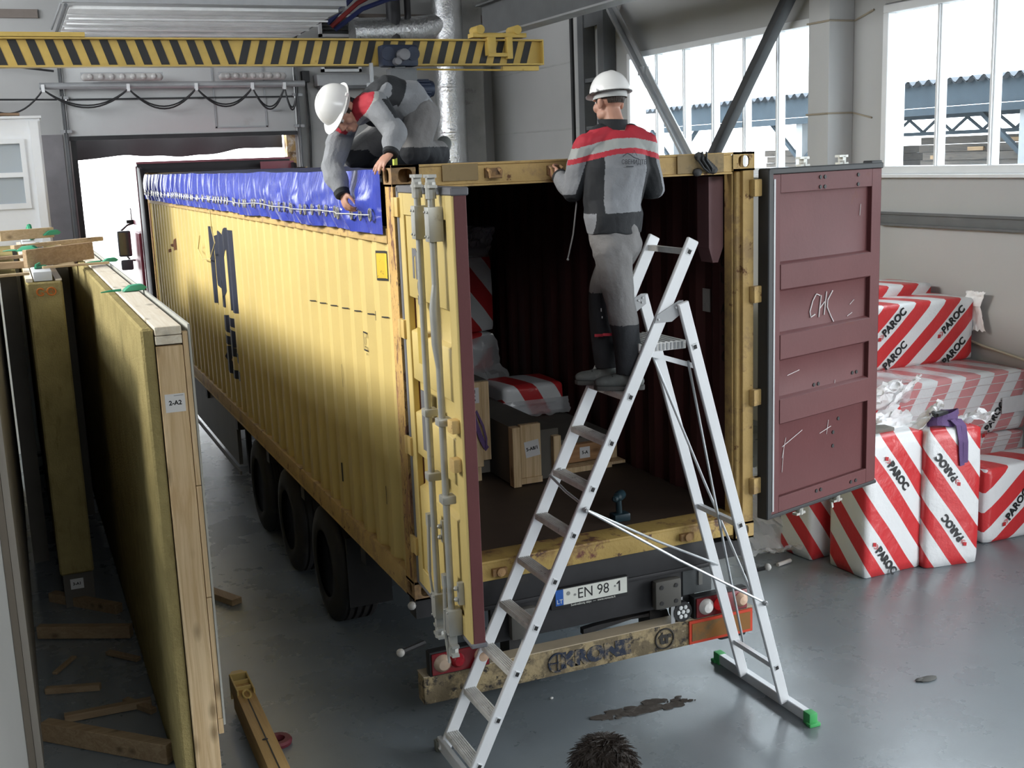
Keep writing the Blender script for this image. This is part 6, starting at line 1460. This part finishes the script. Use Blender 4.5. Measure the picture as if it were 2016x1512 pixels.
q.tube([bk(-.07, .026), bk(-.042, .044), bk(-.02, .034), bk(.0, .02), bk(.03, .012)], .0022, 4); q.tube([bk(-.012, .038), bk(.0, .062), bk(.018, .03)], .0014, 4); q.text('СВЕНИДТВ', .036, bk(.0, -.006), r2, u2, .001, squash=.78); q.bar(bk(-.05, -.03), bk(-.005, -.03), .002, .006)
q.build('printed_mark', m_prt, j1)
def trc(lims):
    def fn(p):
        best = min(((seg(p, J1['kn' + s], J1['an' + s])[0], s) for s in 'LR')); s = best[1]
        return 1 if p.z < lims[s] else 0
    return fn
t1 = trousers(p1, J1, trc({'L': 2.625, 'R': 2.80}), seed=5, voxel=.0075)
q = MB(); kn = V(J1['anR']).lerp(V(J1['knR']), .66); q.box(kn - a1 * .078 + r1 * -.035 + V((0, 0, -.08)), (.05, .012, .016), Matrix((r1, a1, V((0, 0, 1)))).transposed()); q.box(W(.0, -.05, 2.56), (.055, .01, .016), Matrix((r1, a1, V((0, 0, 1)))).transposed()); q.build('red_tab', m_jrd, t1)
q = MB(); q.box(W(-.035, .01, 2.70), (.004, .006, .02)); q.box(W(-.03, .012, 2.655), (.004, .006, .012)); q.build('paint_spot', m_white, t1)
boot(p1, W(.12, -.07, 2.328), J1['toeL'], (0, 0, 1), .98); boot(p1, W(.0, .10, 2.328), J1['toeR'], (0, 0, 1), .98)
q = MB(); q.tube([W(-.20, .05, 3.50), W(-.165, .03, 3.33), W(-.19, .02, 3.15), W(-.225, .02, 3.01)], .0045, 6); q.ball(W(-.225, .02, 3.005), .008, 8)
tag(q.build('lacing_needle', mat('grey rod', (.25, .25, .25), .4, .5), smooth=True), 'thin grey rod hanging from the hand of the man on the ladder', 'rod')

# --- the man kneeling on the container roof ----------------------------------
J2 = dict(pel=(.33, .58, 3.90), wai=(.25, .56, 3.99), che=(.08, .53, 3.985), nek=(-.055, .52, 3.925), pf=(-.75, -.05, -.65), cf=(-.45, -.12, -.9),
          head=(-.125, .49, 3.915), hf=(-.36, -.34, -.86), hu=(-.80, -.16, .50),
          shL=(.035, .33, 3.935), elL=(.10, .20, 3.775), wrL=(.045, .13, 3.665), shR=(-.075, .70, 3.80), elR=(-.165, .66, 3.60), wrR=(-.145, .545, 3.44),
          handL=((.045, .13, 3.665), (-.62, -.12, -.55), (.0, .2, -1), -1, (.25, .25, .3, .35)), handR=((-.145, .545, 3.44), (.10, -.42, -.9), (.85, .1, -.0), 1, (.55, .6, .65, .7)),
          hiL=(.36, .47, 3.87), knL=(.25, .34, 3.665), anL=(.50, .58, 3.64), hiR=(.33, .68, 3.87), knR=(.02, .78, 3.665), anR=(.38, .95, 3.64),
          toeL=(.7, .5, -.2), toeR=(.8, .4, -.2), fuL=(.2, .1, .9), fuR=(.2, .1, .9), wan=(.7, .7, 1), coll=V((-.8, -.1, .1)))
p2 = thing('person', 'man in white helmet kneeling on the container roof, lacing the blue tarpaulin', 'person', (.25, .55, 3.585))
b2 = figure(p2, J2); face_bits(p2, J2['head'], J2['hf'], J2['hu']); hairpatch(p2, J2['head'], J2['hf'], J2['hu'], -30); helmet(p2, J2['head'], J2['hf'], J2['hu'])
g2, v2, s2 = fr(J2['cf'], V(J2['nek']) - V(J2['che'])); che2 = V(J2['che'])
def col2(p):
    d = p - che2; a = d.dot(s2); b = d.dot(g2); h = d.dot(v2)
    dl, tl, ol = seg(p, J2['shL'], J2['elL']); dr, tr, orr = seg(p, J2['shR'], J2['elR']); dl2, tl2, ol2 = seg(p, J2['elL'], J2['wrL']); dr2, tr2, or2 = seg(p, J2['elR'], J2['wrR'])
    if min(dl2, dr2) < .085: return 0
    if dl < .098 and tl > .1: return 1 if ol.dot(V((.75, .1, .62))) > .03 else 0
    if dr < .092 and tr > .12: return 0
    if b < .015 and h > -.13: return 1 if abs(a) < .19 else 0
    if b >= 0 and .0 < h < .16:
        if .055 < h: return 2 if abs(a) > .055 else 1
        return 3 if h > .03 else 0
    if abs(a) > .15 and h < -.02: return 1 if h > -.12 else 0
    if b > .09 and h < -.02 and abs(a) < .06: return 1
    return 0
j2 = jacket(p2, J2, col2, hem=.2, seed=11, voxel=.005)
q = MB(); q.ball(V(J2['nek']) + g2 * .062 - v2 * .02, (.045, .022, .03), 12, rot=M_(g2, v2, s2)); q.build('undershirt', mat('yellow shirt', (.42, .3, .02), .8), j2, smooth=True)
q = MB(); q.ball(V(J2['che']) + g2 * .145 - v2 * .03 - s2 * .02, (.03, .02, .045), 12, rot=M_(g2, v2, s2)); q.build('chest_flap', m_jbk, j2, smooth=True)
t2 = trousers(p2, J2, lambda p: 1 if (seg(p, J2['knL'], J2['anL'])[0] < .12 and p.z < 3.69) or (seg(p, J2['knR'], J2['anR'])[0] < .12 and p.z < 3.69) else 0, seed=9, voxel=.0075)
boot(p2, V(J2['anL']) + V((.02, .02, .015)), (.62, .5, -.55), (.45, .3, .8), .98); boot(p2, V(J2['anR']) + V((.02, .02, .015)), (.75, .4, -.5), (.45, .2, .8), .98)
q = MB(); q.box((.085, .19, 3.615), (.02, .03, .05)); q.build('hi_vis_tab', mat('lime tab', (.5, .55, .08), .6), j2)

# --- the head just below the camera ------------------------------------------
B3 = V((-.575, -3.56, 0)); fw = V((.35, .93, 0)).normalized(); rt = V((.93, -.35, 0)).normalized()
def Q(a, b, z): return B3 + rt * a + fw * b + V((0, 0, z))
H3 = 1.86
J3 = dict(pel=Q(0, -.02, .98), wai=Q(0, -.01, 1.18), che=Q(0, 0, 1.38), nek=Q(0, .02, 1.585), pf=fw, cf=fw, head=Q(0, .055, 1.755), hf=fw + V((0, 0, -.25)), hu=V((0, 0, 1)) + fw * .25,
          shL=Q(-.2, 0, 1.50), elL=Q(-.25, -.02, 1.2), wrL=Q(-.25, .05, .95), shR=Q(.2, 0, 1.50), elR=Q(.25, -.02, 1.2), wrR=Q(.25, .05, .95),
          handL=(Q(-.25, .05, .95), fw * .15 + V((0, 0, -1)), rt, 1, (.3, .35, .4, .45)), handR=(Q(.25, .05, .95), fw * .15 + V((0, 0, -1)), -rt, -1, (.3, .35, .4, .45)),
          hiL=Q(-.09, 0, .92), knL=Q(-.1, .02, .5), anL=Q(-.11, -.02, .1), hiR=Q(.09, 0, .92), knR=Q(.1, .02, .5), anR=Q(.11, -.02, .1), toeL=fw, toeR=fw)
p3 = thing('person', 'dark haired person below the camera, only the top of the head in view', 'person', B3)
figure(p3, J3, .008); face_bits(p3, J3['head'], J3['hf'], J3['hu']); hairpatch(p3, J3['head'], J3['hf'], J3['hu'], -30, 90, 150, (.094, .114, .106))
q = MB(); f3, u3, r3 = fr(J3['hf'], J3['hu']); hc = V(J3['head']) + f3 * -.012 + u3 * .03
random.seed(3)
for i in range(900):
    A = random.uniform(0, 2 * math.pi); E_ = R(random.uniform(-5, 90)); d = r3 * math.sin(A) * math.cos(E_) * .093 + f3 * math.cos(A) * math.cos(E_) * .113 + u3 * math.sin(E_) * .105
    if d.dot(f3) > .06 and d.dot(u3) < .04: continue
    tn = (V((0, 0, -1)) - d.normalized() * d.normalized().dot(V((0, 0, -1))) + r3 * random.uniform(-.6, .6) + f3 * random.uniform(-.5, .5)).normalized()
    q.tube([hc + d * .98, hc + d * 1.04 + tn * .015, hc + d * (1.05 + random.uniform(0, .05)) + tn * random.uniform(.03, .045)], [.0028, .0022, .0006], 4)
stuff(q.build('hair_strands', m_hair, p3, smooth=True))
jacket(p3, J3, lambda p: 1, hem=.35, seed=6); trousers(p3, J3, lambda p: 1, seed=4)
boot(p3, J3['anL'], fw, (0, 0, 1)); boot(p3, J3['anR'], fw, (0, 0, 1))
